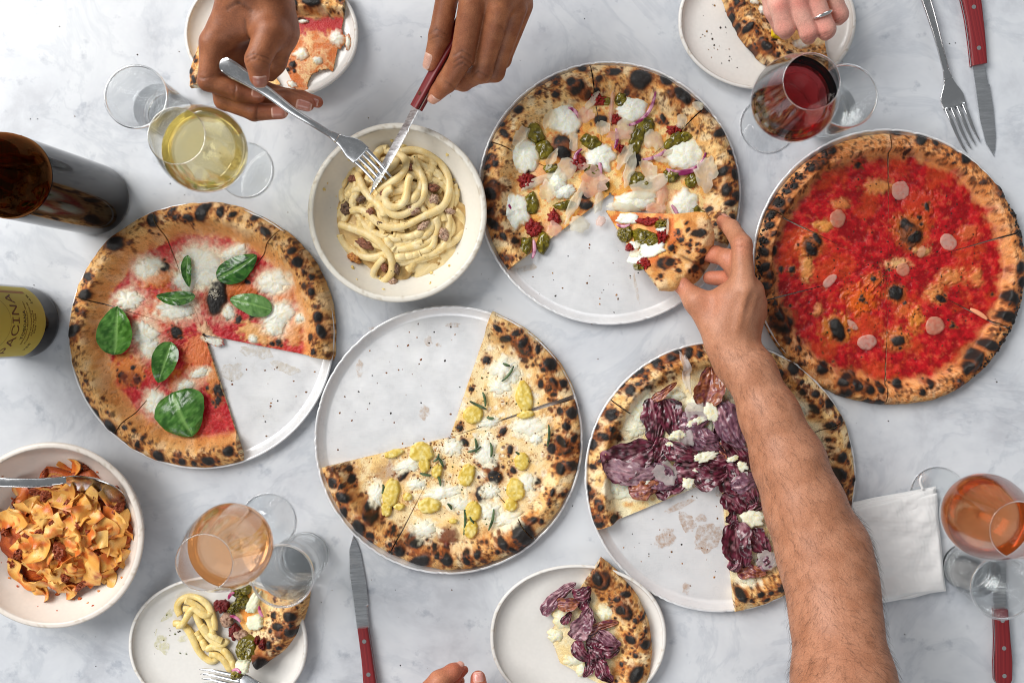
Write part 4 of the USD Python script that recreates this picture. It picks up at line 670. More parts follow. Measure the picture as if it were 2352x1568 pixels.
z4 = zm(1000, 1360, 3.2667)
J = plate_slice('radicchio_slice', 'single pizza slice with purple radicchio on the white plate at the bottom', 1235, 1500, 258, -28, 56, 65, .0052, rin=.70, rimh=.012, part='dough')
nJ = 1 - sm(J.rin - .04, J.rin + .05, J.t + .12 * (J.n1 - .5)); J.tint(nJ, mixc(C(246, 230, 186), C(238, 210, 150), sm(.45, .65, J.n1))); J.wet = .1 + .3 * nJ
J.freckle(.7, .60, .28); J.leopard(34, .74, 1.0, 2, 7)
jx, jy = z4(1160, 580); ex, ey = z4(1610, 110)
cx2, cy2 = z4(1310, 1000)
sgn = (J.P[:, 0] - jx) * (ey - jy) - (J.P[:, 1] - jy) * (ex - jx)
J.cut = sgn > 0
J.cut |= (J.P[:, 0] < jx + 4) | ((J.P[:, 0] - jx) * (cy2 - jy) - (J.P[:, 1] - jy) * (cx2 - jx) < 0)
for x, y, r in [(1640, 290, 76), (1610, 270, 50), (1840, 400, 36), (1770, 440, 30), (1840, 540, 60), (1800, 530, 40), (1920, 610, 24), (1880, 770, 40), (2000, 810, 44), (1930, 1050, 62), (1980, 590, 24), (2005, 700, 20), (1605, 140, 30), (1920, 900, 20), (1810, 990, 16), (1860, 340, 14), (1910, 665, 10), (1760, 610, 10)]: J.char(*z4(x, y), r * .28125)
J.build()
for x, y, rx, ry, rot in [(1330, 620, 90, 90, 0), (1270, 760, 70, 60, 0), (1680, 580, 80, 90, 0), (1700, 680, 70, 50, 0), (1430, 960, 100, 60, 0), (1500, 830, 50, 60, 0), (1500, 1040, 60, 60, 0)]:
    x, y = z4(x, y); J.lump('melted_cheese', x, y, rx * .28, ry * .28, rot, .0028, [(246, 238, 206), (250, 246, 226), (238, 222, 170)], melt=.6, rag=.16, amp=.4, nf=4)
its = []
for x0, y0, x1, y1, w, b in [(1160, 585, 1440, 320, 110, 3), (1280, 500, 1470, 470, 110, 1), (1420, 440, 1560, 350, 120, 0), (1450, 520, 1560, 440, 110, 0), (1320, 660, 1400, 560, 70, 0), (1400, 770, 1560, 520, 150, 3), (1500, 750, 1790, 640, 90, 1), (1600, 720, 1810, 830, 90, 3), (1420, 800, 1560, 960, 110, 0), (1520, 800, 1700, 820, 150, 0), (1600, 900, 1800, 860, 130, 0), (1620, 950, 1740, 1130, 110, 0), (1560, 960, 1500, 1100, 80, 0), (1540, 860, 1660, 980, 130, 0), (1480, 560, 1600, 640, 100, 3)]:
    its.append((z4(x0, y0), z4(x1, y1), w * .33, [RAD, RADB, RAD, [(124, 78, 94), (88, 40, 56), (176, 136, 142)]][b], 7))
radicchio(J, its)

# ------------------------------------------------------------------ crumbs and grease left on the bare parts of the pans
def pan_crumbs(key, pts, seed, label):
    T = pans[key]; rg = np.random.default_rng(seed)
    sprinkle(None, 'crumbs', pts, None, .7, 2.6, [(40, 32, 28), (130, 76, 40), (170, 116, 64), (120, 84, 54)], T=T, label=label, seed=seed, extra=.0017, long=1.2)
def sector(cx, cy, rp, a0, a1, n, lo=.15, hi=.93):
    def g(rg):
        q = np.sqrt(rg.uniform(lo ** 2, hi ** 2, n)); a = np.radians(rg.uniform(a0, a1, n)); return [(cx + rp * k * math.cos(b), cy - rp * k * math.sin(b)) for k, b in zip(q, a)]
    return g
pan_crumbs('A', sector(464, 768, 300, -68, -14, 24), 21, None)
pan_crumbs('B', sector(1385, 452, 295, 222, 300, 34, .3, 1), 22, None)
pan_crumbs('C', sector(1032, 1005, 300, 74, 190, 40), 23, None)
pan_crumbs('E', sector(1657, 1096, 306, 206, 272, 26), 24, None)
def stain(T, name, x, y, rx, ry, rot, col, z, seed):
    a = np.linspace(0, 2 * np.pi, 40, endpoint=False); rr = 1 + .9 * (fbm(np.stack([np.cos(a) * 2, np.sin(a) * 2, a * 0 + seed], -1), 3, seed) - .5)
    u, v = rx * rr * np.cos(a), ry * rr * np.sin(a); c, s_ = math.cos(math.radians(rot)), math.sin(math.radians(rot))
    X, Y = np.r_[x, x + u * c + v * s_], np.r_[y, y - u * s_ + v * c]; P = WA(X, Y, z)
    j = np.arange(40); T.add(name, (P, np.stack([np.zeros(40, int), 1 + j, 1 + (j + 1) % 40], 1)), 'stain', C(*col), smooth=False)
for i, (x, y, rx, ry, rot) in enumerate([(600, 1040, 40, 60, 30), (700, 1130, 90, 60, 30), (480, 1130, 60, 40, 40), (560, 950, 90, 16, 25), (770, 880, 20, 30, 0), (670, 1020, 30, 20, 0), (590, 1400, 20, 30, 0)]):
    stain(pans['E'], 'grease_mark', *zE(x, y), rx * .43, ry * .43, rot, (176, 130, 84), .0021 + i * .00008, i)
for i, (x, y, rx, ry) in enumerate([(845, 90, 60, 14), (800, 160, 40, 12), (725, 270, 16, 12), (640, 640, 26, 40), (370, 180, 40, 10), (665, 250, 20, 24), (285, 400, 16, 50)]):
    stain(pans['C'], 'grease_mark', *zC(x, y), rx * .43, ry * .43, 0, (186, 150, 110), .0021 + i * .00008, i + 20)
for i, (x, y, rx, ry) in enumerate([(1100, 870, 90, 40), (960, 980, 60, 50), (1250, 960, 90, 30)]):
    stain(pans['A'], 'grease_mark', *zA(x, y), rx * .41, ry * .41, -15, (214, 200, 178), .0021 + i * .00008, i + 40)
for i, (x, y, rx, ry) in enumerate([(940, 1320, 10, 90), (560, 980, 40, 20), (330, 1210, 60, 16)]):
    stain(pans['B'], 'grease_mark', *zB(x, y), rx * .41, ry * .41, 10, (206, 186, 160), .0021 + i * .00008, i + 60)
# ------------------------------------------------------------------ pasta
class Food(Dough):
    def __init__(s, T, z0, zp, fn, seed=1):
        s.T, s.z0, s.zp, s.fn, s.seed = T, z0, zp, fn, seed
    def surf(s, x, y): return s.fn(np.asarray(x, float), np.asarray(y, float))
def strand(T, name, pts, zf, rad, cols, seed, lay=0.0, wob=.0012, mat='pasta', T2=None, n=None):
    p = spline([(x, y, 0) for x, y in pts], n or max(24, 9 * len(pts)))
    q = np.linspace(0, 1, len(p)); nz = fbm(np.c_[q * 5, np.full(len(p), seed * 1.7), q * 0], 2, seed) - .5
    z = zf(p[:, 0], p[:, 1]) + lay + nz * wob * 4
    c = WA(p[:, 0], p[:, 1], z)
    rr = rad * (1 + .16 * (fbm(np.c_[q * 6, np.full(len(p), seed), q * 0], 2, seed + 3) - .5) * 2)
    v, f = loft(c, rr * 1.06, rr * .9, 12)
    cc = mixc(C(*cols[0]), C(*cols[1]), sm(.35, .65, fbm(v * 130, 3, seed)))
    if len(cols) > 2: cc = mixc(cc, C(*cols[2]), sm(.58, .72, fbm(v * 260 + 4, 3, seed + 2)) * .8)
    T.add(name, (v, f), mat, cc, .75)
zP = zm(740, 280, 3.1365)
hx, hy = zP(815, 800)
b1 = bowl1.base
def heap1(x, y):
    d = np.hypot((x - hx) / 160, (y - hy) / 168); e = np.hypot(x - zP(780, 560)[0], y - zP(780, 560)[1]) / 75
    return .008 + .020 * np.clip(1 - d ** 2.2, 0, 1) + .012 * np.exp(-e ** 2) + .012 * np.clip(d - .93, 0, 1)
pc = W(hx, hy, .03); pc[2] = .006
P1 = Thing('creamy_pasta', 'thick creamy pasta strands with browned pork pieces heaped in the middle bowl', 'pasta', pc)
F1 = Food(P1, 0, .025, heap1)
F1.lump('cream_sauce', *zP(815, 800), 154, 164, 0, .003, [(206, 168, 104), (226, 194, 134), (186, 144, 84)], 'pasta', amp=.22, rough=.002, nf=4, wet=.8, zf=lambda x, y: heap1(x, y) - .006, n=(20, 60))
F1.lump('cream_sauce', *zP(1080, 1130), 66, 46, 25, .003, [(242, 214, 152), (246, 226, 178)], 'pasta', amp=.3, rough=.0015, nf=4, wet=.9, zf=lambda x, y: heap1(x, y) - .002)
PC = [(244, 220, 164), (234, 204, 138), (248, 230, 186)]
for i in range(54):
    r0 = 20 + 122 * rnd.random(); a0 = rnd.uniform(0, 6.28); sp = rnd.uniform(1.2, 3.2); ex = rnd.uniform(.7, 1.1); ox, oy = rnd.uniform(-30, 30) * (1 - r0 / 150), rnd.uniform(-30, 30) * (1 - r0 / 150)
    k = 8; pts = [(hx + ox + (r0 * (1 + .12 * math.sin(j * 1.3 + i))) * math.cos(a0 + sp * j / k), hy + oy + ex * r0 * 1.03 * math.sin(a0 + sp * j / k)) for j in range(k + 1)]
    strand(P1, 'pasta_strand', pts, heap1, .0039, PC, i, -.004 + .007 * rnd.random())
for i, (pts, lay) in enumerate([
    ([(450, 440), (385, 530), (355, 640), (380, 700)], .001), ([(1235, 570), (1250, 660), (1225, 740)], .001),
    ([(1245, 780), (1305, 860), (1280, 970), (1180, 1040), (1020, 1070), (850, 1090), (760, 1100)], .002),
    ([(345, 960), (380, 1040), (480, 1110), (600, 1140), (720, 1100), (900, 1060), (1050, 1010), (1105, 920), (1085, 830)], .002),
    ([(1000, 335), (1075, 400), (1045, 490), (1050, 560)], .002), ([(500, 850), (520, 920), (610, 985)], .003), ([(780, 1135), (870, 1130), (975, 1105)], .004), ([(870, 1240), (905, 1200), (920, 1160)], .001),
    ([(450, 480), (500, 590), (440, 720), (430, 780)], .002), ([(400, 660), (470, 610), (520, 600)], .004), ([(1030, 500), (1070, 440), (1080, 400)], .004), ([(760, 960), (880, 975), (1000, 930)], .004), ([(700, 960), (740, 1040), (780, 1080)], .004), ([(820, 870), (930, 850), (1050, 790)], .003),
    ([(820, 320), (930, 300), (1080, 360), (1185, 490), (1198, 620), (1150, 740), (1020, 810), (880, 880), (750, 905), (620, 850), (540, 780), (430, 780)], .006),
    ([(340, 880), (430, 910), (560, 960), (680, 1050), (745, 1150), (740, 1270), (660, 1330), (612, 1290), (640, 1200), (690, 1140)], .006),
    ([(930, 350), (960, 450), (1005, 560), (990, 670), (940, 730), (860, 795), (760, 800), (705, 740), (720, 670)], .007), ([(480, 480), (530, 600), (600, 690), (660, 740), (690, 820)], .006),
    ([(900, 500), (870, 620), (830, 725), (750, 745), (700, 690), (760, 600)], .009), ([(640, 620), (760, 545), (850, 460), (860, 385), (790, 330), (690, 295)], .009), ([(910, 430), (980, 520), (960, 620), (900, 700)], .005),
    ([(560, 540), (590, 460), (610, 380), (650, 310), (720, 285)], .012), ([(600, 560), (690, 470), (760, 420), (790, 370)], .010)]):
    strand(P1, 'pasta_strand', [zP(*q) for q in pts], heap1, .0041, PC, 50 + i, lay)
for i, (x, y, rx, ry, rot, c) in enumerate([(1080, 600, 55, 40, 0, 0), (1085, 690, 45, 50, 0, 1), (930, 780, 80, 45, 10, 1), (385, 760, 55, 60, 0, 2), (440, 520, 45, 36, 0, 0), (1160, 960, 52, 60, 20, 1), (540, 1035, 95, 45, -30, 0), (440, 1140, 75, 40, -30, 3), (745, 1325, 45, 48, 0, 1), (1205, 780, 45, 30, 0, 1), (600, 790, 46, 36, 0, 0), (660, 880, 70, 26, -20, 2), (1005, 900, 60, 36, 40, 1), (690, 1220, 34, 46, 0, 0), (790, 1230, 26, 50, 0, 2), (900, 880, 50, 24, 10, 2), (700, 640, 36, 50, 0, 0), (520, 690, 50, 36, 0, 2), (900, 440, 36, 40, 0, 0)]):
    x, y = zP(x, y); F1.lump('pork_piece', x, y, rx * .25, ry * .25, rot, .006, [[(110, 60, 42), (160, 104, 78), (78, 46, 34)], [(150, 104, 84), (206, 176, 150), (110, 66, 50)], [(86, 62, 46), (130, 100, 78), (60, 44, 34)], [(190, 110, 40), (216, 150, 80), (130, 56, 30)]][c], 'meat', amp=.4, rough=.0022, cs=4, nf=4, wet=.6, zf=lambda X, Y: heap1(X, Y) + .004 + 0 * X, seed=i * 3 + 400)
sprinkle(None, 'black_pepper', lambda rg: [(hx + rg.normal(0, 75), hy + rg.normal(0, 75)) for _ in range(60)], None, .8, 1.6, [(50, 40, 30), (70, 56, 40)], T=P1, seed=31, extra=.030)

zR = zm(0, 1120, 3.92)
kx, ky = zR(640, 830)
def heap2(x, y):
    d = np.hypot((x - kx) / 172, (y - ky) / 160); return .010 + .026 * np.clip(1 - d ** 2.4, 0, 1) + .010 * np.clip(d - .95, 0, 1)
pc = W(kx, ky, .03); pc[2] = .006
P2 = Thing('ribbon_pasta', 'broad pasta ribbons with shredded meat in tomato sauce in the left bowl', 'pasta', pc)
F2 = Food(P2, 0, .028, heap2)
F2.lump('meat_sauce', kx - 4, ky, 150, 138, 0, .002, [(150, 58, 26), (196, 96, 40), (120, 44, 24)], 'meat', amp=.2, rough=.003, nf=4, wet=.85, cs=6, zf=lambda x, y: heap2(x, y) - .007, n=(22, 60))
RC = [(238, 188, 106), (228, 162, 76), (206, 98, 36)]
def ribbon(pts, lay, wpx, tw0, tw1, seed, wave=.006):
    n = 30; p = spline([(x, y, 0) for x, y in pts], n); q = np.linspace(0, 1, n)
    z = heap2(p[:, 0], p[:, 1]) + lay + wave * np.sin(q * np.pi * (1.3 + (seed % 3) * .5) + seed)
    c = WA(p[:, 0], p[:, 1], z); t, s_, u = frames(c)
    a = np.radians(tw0 + (tw1 - tw0) * q + 14 * np.sin(q * 6 + seed))[:, None]
    sd = s_ * np.cos(a) + u * np.sin(a); nn = np.cross(t, sd); w = LZ(wpx * 1.4, .03) / 2
    m = 11; uu = np.linspace(-1, 1, m)
    ruf = .0016 * np.sin(q * 16 + seed)[:, None] * uu[None] ** 2 + .0010 * np.cos(q * 9 + seed)[:, None] * uu[None]
    top = c[:, None] + sd[:, None] * (w * uu * (1 + .05 * math.sin(seed)))[None, :, None] + nn[:, None] * (ruf + .0022 * (uu ** 2)[None] * ((seed % 2) * 2 - 1) + .0005)[..., None]
    bot = top - nn[:, None] * .0012
    k = n * m; v = np.vstack([top.reshape(-1, 3), bot.reshape(-1, 3)]); f = grid_faces(n, m); fb = f[:, ::-1] + k
    ed = []
    for i in range(n - 1): ed += [[i * m, i * m + k, (i + 1) * m + k, (i + 1) * m], [(i + 1) * m + m - 1, (i + 1) * m + m - 1 + k, i * m + m - 1 + k, i * m + m - 1]]
    for j in range(m - 1): ed += [[j + 1, j + 1 + k, j + k, j], [(n - 1) * m + j, (n - 1) * m + j + k, (n - 1) * m + j + 1 + k, (n - 1) * m + j + 1]]
    v[:, 2] = np.maximum(v[:, 2], .0085)
    f = np.vstack([f, fb, np.array(ed)])
    cc = mixc(C(*RC[0]), C(*RC[1]), sm(.35, .65, fbm(v * 60, 3, seed))); cc = mixc(cc, C(*RC[2]), sm(.45, .65, fbm(v * 75 + 4, 3, seed + 2)) * .9)
    cc = mixc(cc, C(150, 50, 26), sm(.66, .74, fbm(v * 160 + 9, 3, seed + 2)) * .7)
    P2.add('pasta_ribbon', (v, f), 'pasta', cc, .8, smooth=40)
for i in range(34):
    a = rnd.uniform(0, 6.28); r = 112 * math.sqrt(rnd.random()); x, y = kx + r * math.cos(a), ky + r * math.sin(a); b = rnd.uniform(0, 6.28); pts = [(x, y)]
    for _ in range(4):
        b += rnd.uniform(-1.0, 1.0); nx_, ny_ = pts[-1][0] + 34 * math.cos(b), pts[-1][1] + 34 * math.sin(b)
        if math.hypot(nx_ - kx, ny_ - ky) > 126: b = math.atan2(ky - pts[-1][1], kx - pts[-1][0]) + rnd.uniform(-.6, .6); nx_, ny_ = pts[-1][0] + 34 * math.cos(b), pts[-1][1] + 34 * math.sin(b)
        pts.append((nx_, ny_))
    ribbon(pts, -.006 + .007 * i / 34, rnd.uniform(22, 27), rnd.uniform(-25, 25), rnd.uniform(-50, 50), i, .004)
for i, (pts, w, t0, t1, lay) in enumerate([([(110, 380), (200, 430), (230, 580)], 110, 10, -20, .004), ([(640, 350), (640, 480), (600, 600)], 150, 0, 10, .006), ([(860, 400), (870, 500), (900, 600), (990, 610)], 110, 20, -20, .005), ([(280, 590), (380, 560), (430, 690)], 120, 0, -30, .005), ([(290, 720), (400, 730), (490, 740)], 120, 10, 0, .004), ([(0, 760), (100, 680), (240, 780)], 130, -10, 20, .004), ([(60, 640), (160, 700), (270, 800)], 110, 10, -10, .006), ([(700, 650), (840, 640), (960, 720)], 110, 5, -25, .005), ([(530, 870), (540, 750), (600, 700)], 110, 30, 0, .008), ([(800, 1000), (900, 920), (1060, 880)], 110, 25, -10, .007), ([(1120, 870), (1170, 760), (1280, 650)], 100, 0, 30, .006), ([(1000, 650), (1090, 680), (1140, 760)], 130, 0, -20, .003), ([(780, 1020), (860, 1060), (900, 1200), (890, 1340)], 130, 40, -10, .007), ([(960, 1130), (1100, 1080), (1190, 1030)], 120, 10, -20, .006), ([(1060, 1040), (1130, 960), (1230, 940)], 110, 0, 20, .005), ([(330, 900), (440, 960), (380, 1050), (260, 1060)], 100, 0, 50, .008), ([(240, 1110), (350, 1130), (460, 1110)], 100, 30, -10, .006), ([(150, 1100), (180, 1240), (270, 1320), (430, 1300)], 110, 20, 50, .006), ([(450, 1300), (540, 1380), (650, 1340)], 120, 60, 20, .006), ([(330, 1380), (380, 1440), (470, 1400)], 120, 10, -10, .003), ([(650, 1130), (700, 1220), (800, 1180)], 120, 20, 60, .007), ([(480, 1180), (540, 1260), (620, 1200), (680, 1080)], 100, 20, 60, .005), ([(1000, 1220), (1060, 1280), (1040, 1350)], 120, 0, 30, .003), ([(620, 200), (660, 150), (780, 220)], 110, 50, 10, .004), ([(640, 860), (700, 870), (760, 960), (740, 1020)], 90, 10, 60, .006), ([(760, 800), (790, 900), (750, 1000)], 70, 50, 60, .007), ([(900, 770), (870, 860), (800, 940)], 90, 50, 30, .006), ([(1000, 500), (1100, 470), (1180, 500)], 110, 0, -20, .004), ([(720, 500), (780, 520), (810, 580)], 110, 30, 0, .006), ([(1150, 1150), (1210, 1080), (1270, 1000)], 100, 0, 20, .002), ([(140, 930), (200, 960), (240, 920)], 110, 0, 0, .004), ([(650, 1420), (690, 1400), (680, 1340)], 90, 0, 40, .003), ([(300, 860), (330, 920), (420, 890)], 90, 10, 0, .005), ([(1230, 800), (1270, 880), (1290, 960)], 80, 20, 0, .001)]):
    ribbon([zR(*q) for q in pts], lay, w * .2344, t0, t1, 100 + i, .003)
for i, (x, y, rx, ry) in enumerate([(340, 430, 80, 60), (470, 460, 80, 90), (1150, 600, 90, 62), (630, 1000, 110, 90), (450, 830, 80, 80), (90, 1130, 46, 90), (180, 1030, 80, 60), (700, 560, 90, 70), (820, 740, 60, 40), (930, 820, 70, 50), (650, 1260, 50, 70), (780, 1350, 90, 46), (400, 290, 110, 40), (790, 190, 50, 36), (960, 1020, 60, 50), (1090, 400, 50, 40), (960, 470, 60, 50), (120, 540, 50, 30), (30, 830, 50, 50), (560, 720, 40, 60), (520, 320, 80, 30)]):
    x, y = zR(x, y); F2.lump('shredded_meat', x, y, rx * .22, ry * .15, i * 37, .006, [(118, 44, 24), (160, 78, 48), (186, 104, 70)], 'meat', amp=.45, rough=.003, creases=.8, cs=4, nf=4, wet=.7, seed=i * 9 + 700, zf=lambda X, Y: heap2(X, Y) + .002 + 0 * X)
def smear(T, name, n, cx, cy, r0, r1, cols, z, seed, lo=.8, hi=3.0):
    sprinkle(None, name, lambda rg: [(cx + q * math.cos(a), cy + q * math.sin(a)) for q, a in zip(rg.uniform(r0, r1, n), rg.uniform(0, 6.28, n))], None, lo, hi, cols, T=T, seed=seed, extra=z, lift=.0001, long=1.3)
smear(bowl2, 'sauce_splash', 70, 122, 1232, 110, 185, [(200, 96, 40), (226, 140, 70), (190, 80, 30)], bowl_z(bowl2, 116, 1229, 214, .046), 51, 1, 5)
smear(bowl1, 'sauce_splash', 56, 912, 488, 120, 180, [(226, 200, 130), (214, 184, 110)], bowl_z(bowl1, 912, 488, 206, .044), 52, 1, 6)
# leftover strands on the plate at the bottom left
z5b = zm(0, 1070, 2.4614)
pc = W(*z5b(1250, 1220), .012); pc[2] = .0045
P3 = Thing('leftover_pasta', 'few leftover thick pasta strands on the white plate beside the pepper slice', 'pasta', pc)
hp = lambda x, y: .0095 + 0 * np.asarray(x, float)
for i, (pts, lay) in enumerate([([(1090, 1215), (1150, 1160), (1190, 1110), (1260, 1150), (1300, 1130)], .006), ([(1110, 1150), (1110, 1060), (1180, 1035), (1260, 1070), (1310, 1150), (1320, 1240)], .003), ([(1130, 1110), (1190, 1130), (1230, 1200), (1290, 1290), (1360, 1330), (1400, 1300)], .004), ([(1070, 1200), (1150, 1230), (1190, 1300), (1230, 1380), (1310, 1430), (1340, 1380)], .001), ([(1240, 1210), (1300, 1270), (1370, 1310)], .006), ([(1270, 1360), (1350, 1350), (1420, 1420), (1450, 1500)], .003), ([(1290, 1390), (1370, 1420), (1430, 1500), (1460, 1530)], .004), ([(1210, 1250), (1240, 1300), (1270, 1360)], .001), ([(1140, 1060), (1220, 1100), (1290, 1190), (1310, 1280)], .005)]):
    strand(P3, 'pasta_strand', [z5b(*q) for q in pts], hp, .0037, [(236, 212, 146), (226, 196, 120), (240, 222, 170)], 80 + i, lay - .004)

for i, (x, y, rx, ry) in enumerate([(1020, 1150, 60, 26), (920, 1260, 46, 30), (960, 1060, 50, 30), (1000, 1330, 40, 60), (890, 1170, 20, 60), (1130, 1290, 40, 20)]): stain(plates[2], 'oil_smear', *z5b(x, y), rx * .37, ry * .37, 30, (206, 200, 130), .0052 + i * .00008, i + 80)
sprinkle(None, 'pepper_crumbs', lambda rg: [z5b(1000 + rg.normal(0, 90), 1330 + rg.normal(0, 70)) for _ in range(16)], None, .8, 2.4, [(50, 40, 26), (110, 120, 60)], T=plates[2], seed=61, extra=.0052)
sprinkle(None, 'char_crumbs', lambda rg: [(1650 + rg.normal(0, 34), 95 + rg.normal(0, 40)) for _ in range(34)], None, .6, 2.4, [(36, 32, 30), (60, 44, 34), (150, 110, 60)], T=plates[1], seed=62, extra=.0052)
ms_ = sprinkle(None, 'table_crumbs', lambda rg: [(rg.uniform(30, 2330), rg.uniform(20, 1550)) for _ in range(150)], None, .5, 2.0, [(60, 50, 44), (110, 80, 50), (40, 36, 34)], T=type('Q', (), {'add': lambda s, n, m, mt, c, w, **k: single('table_crumbs', m, mt, 'tiny dark bread crumbs strewn over the marble', 'crumbs', kind='stuff', col=c, wet=w, smooth=False)})(), seed=63, extra=.0002)
# ------------------------------------------------------------------ glasses and bottles
def tube_thing(T, name, pr, matn, n=96, label=None):
    v, f = lathe(pr, n, (T.base[0], T.base[1], 0)); return T.add(name, (v, f[:, ::-1]), matn, label=label)
def wine_glass(px, py, wine, level, label, wlabel):
    b = W(px, py, 0); T = Thing('wine_glass', label, 'wine glass', b, 'stemmed glasses of wine')
    outer = spline([(4.2, 84, 0), (12, 88, 0), (29, 99, 0), (39.5, 112, 0), (43.6, 127, 0), (43.2, 142, 0), (39.5, 162, 0), (33.5, 184, 0), (27.2, 204, 0)], 60)[:, :2]
    inner = outer + 0; d = np.gradient(outer, axis=0); nrm = np.stack([-d[:, 1], d[:, 0]], -1); nrm /= np.linalg.norm(nrm, axis=1)[:, None]
    inner = outer + nrm * np.linspace(2.0, .75, 60)[:, None]; inner = inner[inner[:, 0] > 1]
    inner[0] = (0, inner[0, 1])
    foot = [(0, .3), (30.5, .3), (31.6, .8), (31.8, 1.5), (31.0, 2.1), (20, 3.3), (10, 5.2), (6.0, 8.5), (4.4, 14), (3.7, 28), (3.5, 50), (3.6, 70)]
    rim = [(27.1, 204.6), (26.7, 204.6)]
    pr = np.vstack([foot, outer, rim, inner[::-1]]) / 1000
    tube_thing(T, 'glass_body', pr, 'clear_glass', 120)
    a_ = np.linspace(0, 2 * np.pi, 13); tube_thing(T, 'rim', np.stack([26.95 + .55 * np.cos(-a_), 204.7 + .55 * np.sin(-a_)], -1) / 1000, 'thick_glass', 140); tube_thing(T, 'foot_edge', np.stack([31.4 + .55 * np.cos(-a_), 1.4 + .8 * np.sin(-a_)], -1) / 1000, 'thick_glass', 120)
    k = inner[:, 1] < level; li = inner[k]; last = np.array([np.interp(level, inner[:, 1], inner[:, 0]), level])
    li = np.vstack([li, last]); off = li.copy(); off[1:, 0] += .18; off[0, 1] -= .18
    rt = off[-1, 0]; top = [(rt - .1, level + .9), (rt - 1.2, level + .25), (rt - 3, level), (0, level)]
    tube_thing(T, 'wine', np.vstack([off, top]) / 1000, wine, 120, label=wlabel); return T
wine_glass(563, 390, 'white_wine', 133, 'wine glass of pale yellow white wine beside the tall dark bottle', 'pale yellow wine')
wine_glass(1762, 288, 'red_wine', 140, 'wine glass of dark red wine in front of the plate with the pale hand', 'dark red wine')
wine_glass(615, 1195, 'rose_wine', 132, 'wine glass of pink rose wine between the two bottom left bowls and plates', 'pink wine')
wine_glass(2152, 1134, 'orange_wine', 140, 'wine glass of deep amber wine beside the folded napkin', 'amber wine')
def tumbler(px, py, level, label):
    hz = 100; b = W(px, py, hz / 1000); b[2] = 0; T = Thing('water_tumbler', label, 'water glass', b, 'straight water tumblers')
    pr = [(0, .8), (22, .4), (25.5, .6), (27, 2.2), (27.3, 6), (30.5, 50), (33.4, 98.6), (33.2, 99.8), (32.3, 100), (31.7, 99.2), (28.8, 52), (25.8, 14), (23.6, 10.4), (18, 9.2), (0, 8.8)]
    tube_thing(T, 'glass_body', np.array(pr) / 1000, 'clear_glass', 110); tube_thing(T, 'glass_base', np.array([(0, 1.2), (22, .9), (25, 1.2), (26.3, 2.6), (26.2, 9), (25.0, 10.2), (23.4, 9.9), (18, 8.8), (0, 8.4)]) / 1000, 'thick_glass', 110)
    a_ = np.linspace(0, 2 * np.pi, 13); tube_thing(T, 'rim', np.stack([32.55 + 1.25 * np.cos(-a_), 99.4 + 1.5 * np.sin(-a_)], -1) / 1000, 'thick_glass', 140)
    r = lambda z: np.interp(z, [14, 52, 99], [25.8, 28.8, 31.7])
    w = [(0, 8.6), (18, 9.0), (23.7, 10.2), (26.0, 14), (r(level) + .2, level), (r(level) + .05, level + .9), (r(level) - 1.2, level + .2), (r(level) - 3, level), (0, level)]
    tube_thing(T, 'water', np.array(w) / 1000, 'water', 110); return T
tumbler(312, 222, 40, 'water tumbler above the white wine, partly hidden by its bowl')
tumbler(1944, 220, 38, 'low filled water tumbler behind the red wine glass')
tumbler(648, 1322, 78, 'nearly full water tumbler standing over the bottom left plate')
tumbler(2302, 1350, 34, 'water tumbler in front of the amber wine with a knife seen through it')
def bottle(px, py, label, hs, fill):
    b = W(px, py, 0); T = Thing('wine_bottle', label, 'bottle', b)
    def prof(o, zb): return [(0, zb + .018 if o else .0)] if 0 else []
    out = [(0, .004), (.022, .004), (.033, .0012), (.0385, .002), (.0408, .006), (.0412, .012), (.0412, .06), (.0412, .12), (.0412, hs - .012), (.0408, hs), (.0380, hs + .018), (.0300, hs + .036), (.0200, hs + .052), (.0155, hs + .070), (.0145, hs + .10), (.0148, hs + .112), (.0162, hs + .113), (.0162, hs + .12)]
    inn = [(.0105, hs + .12), (.0105, hs + .10), (.0115, hs + .072), (.0165, hs + .053), (.0270, hs + .035), (.0350, hs + .016), (.0378, hs - .002), (.0382, hs - .012), (.0382, .05), (.0380, .014), (.034, .009), (.018, .018), (0, .020)]
    k = 10; tube_thing(T, 'bottle_body', np.array([(0, .004)] + out[1:k - 1] + [(.0412, hs - .012), (.0395, hs - .011), (0, hs - .011)]), 'bottle_glass', 120)
    tube_thing(T, 'bottle_shoulder', np.array([(.0383, hs - .0105)] + [(.0412, hs - .0105)] + out[k - 1:] + inn[:7] + [(.0383, hs - .0105)]), 'shoulder_glass', 120); return T
    w = [(0, .0205), (.018, .0185), (.0338, .0095), (.0378, .0142), (.0380, .05), (.0380, fill), (0, fill)]
    tube_thing(T, 'wine', np.array(w), 'dark_wine', 96); return T
bottle(220, 459, 'tall dark brown wine bottle without a label at the left edge', .19, .172)
BT = bottle(60, 739, 'dark wine bottle with a yellow green label at the left edge', .19, .17)
mat('label_paper', {'a': ('attribute', {'attribute': 'col'}), 'g': ('geometry', {}), 'n': ('noise_texture', {'scale': 400.0}), 'b': ('bump', {'strength': .1, 'distance': .0003}), 'p': ('principled_bsdf', {'roughness': .7})}, [('a.color', 'p.base_color'), ('g.position', 'n.vector'), ('n.fac', 'b.height'), ('b.normal', 'p.normal')])
def on_bottle(mesh_v, r0, zc, th0=0.0):
    """flat (arc length, height, out) to the bottle's wall, facing the table's middle"""
    v = np.asarray(mesh_v); th = th0 + v[:, 0] / .0412; r = r0 + v[:, 2]
    return np.stack([BT.base[0] + r * np.cos(th), BT.base[1] + r * np.sin(th), zc + v[:, 1]], -1)
g = np.stack(np.meshgrid(np.linspace(-.047, .047, 60), np.linspace(.037, .140, 30)), -1).reshape(-1, 2)
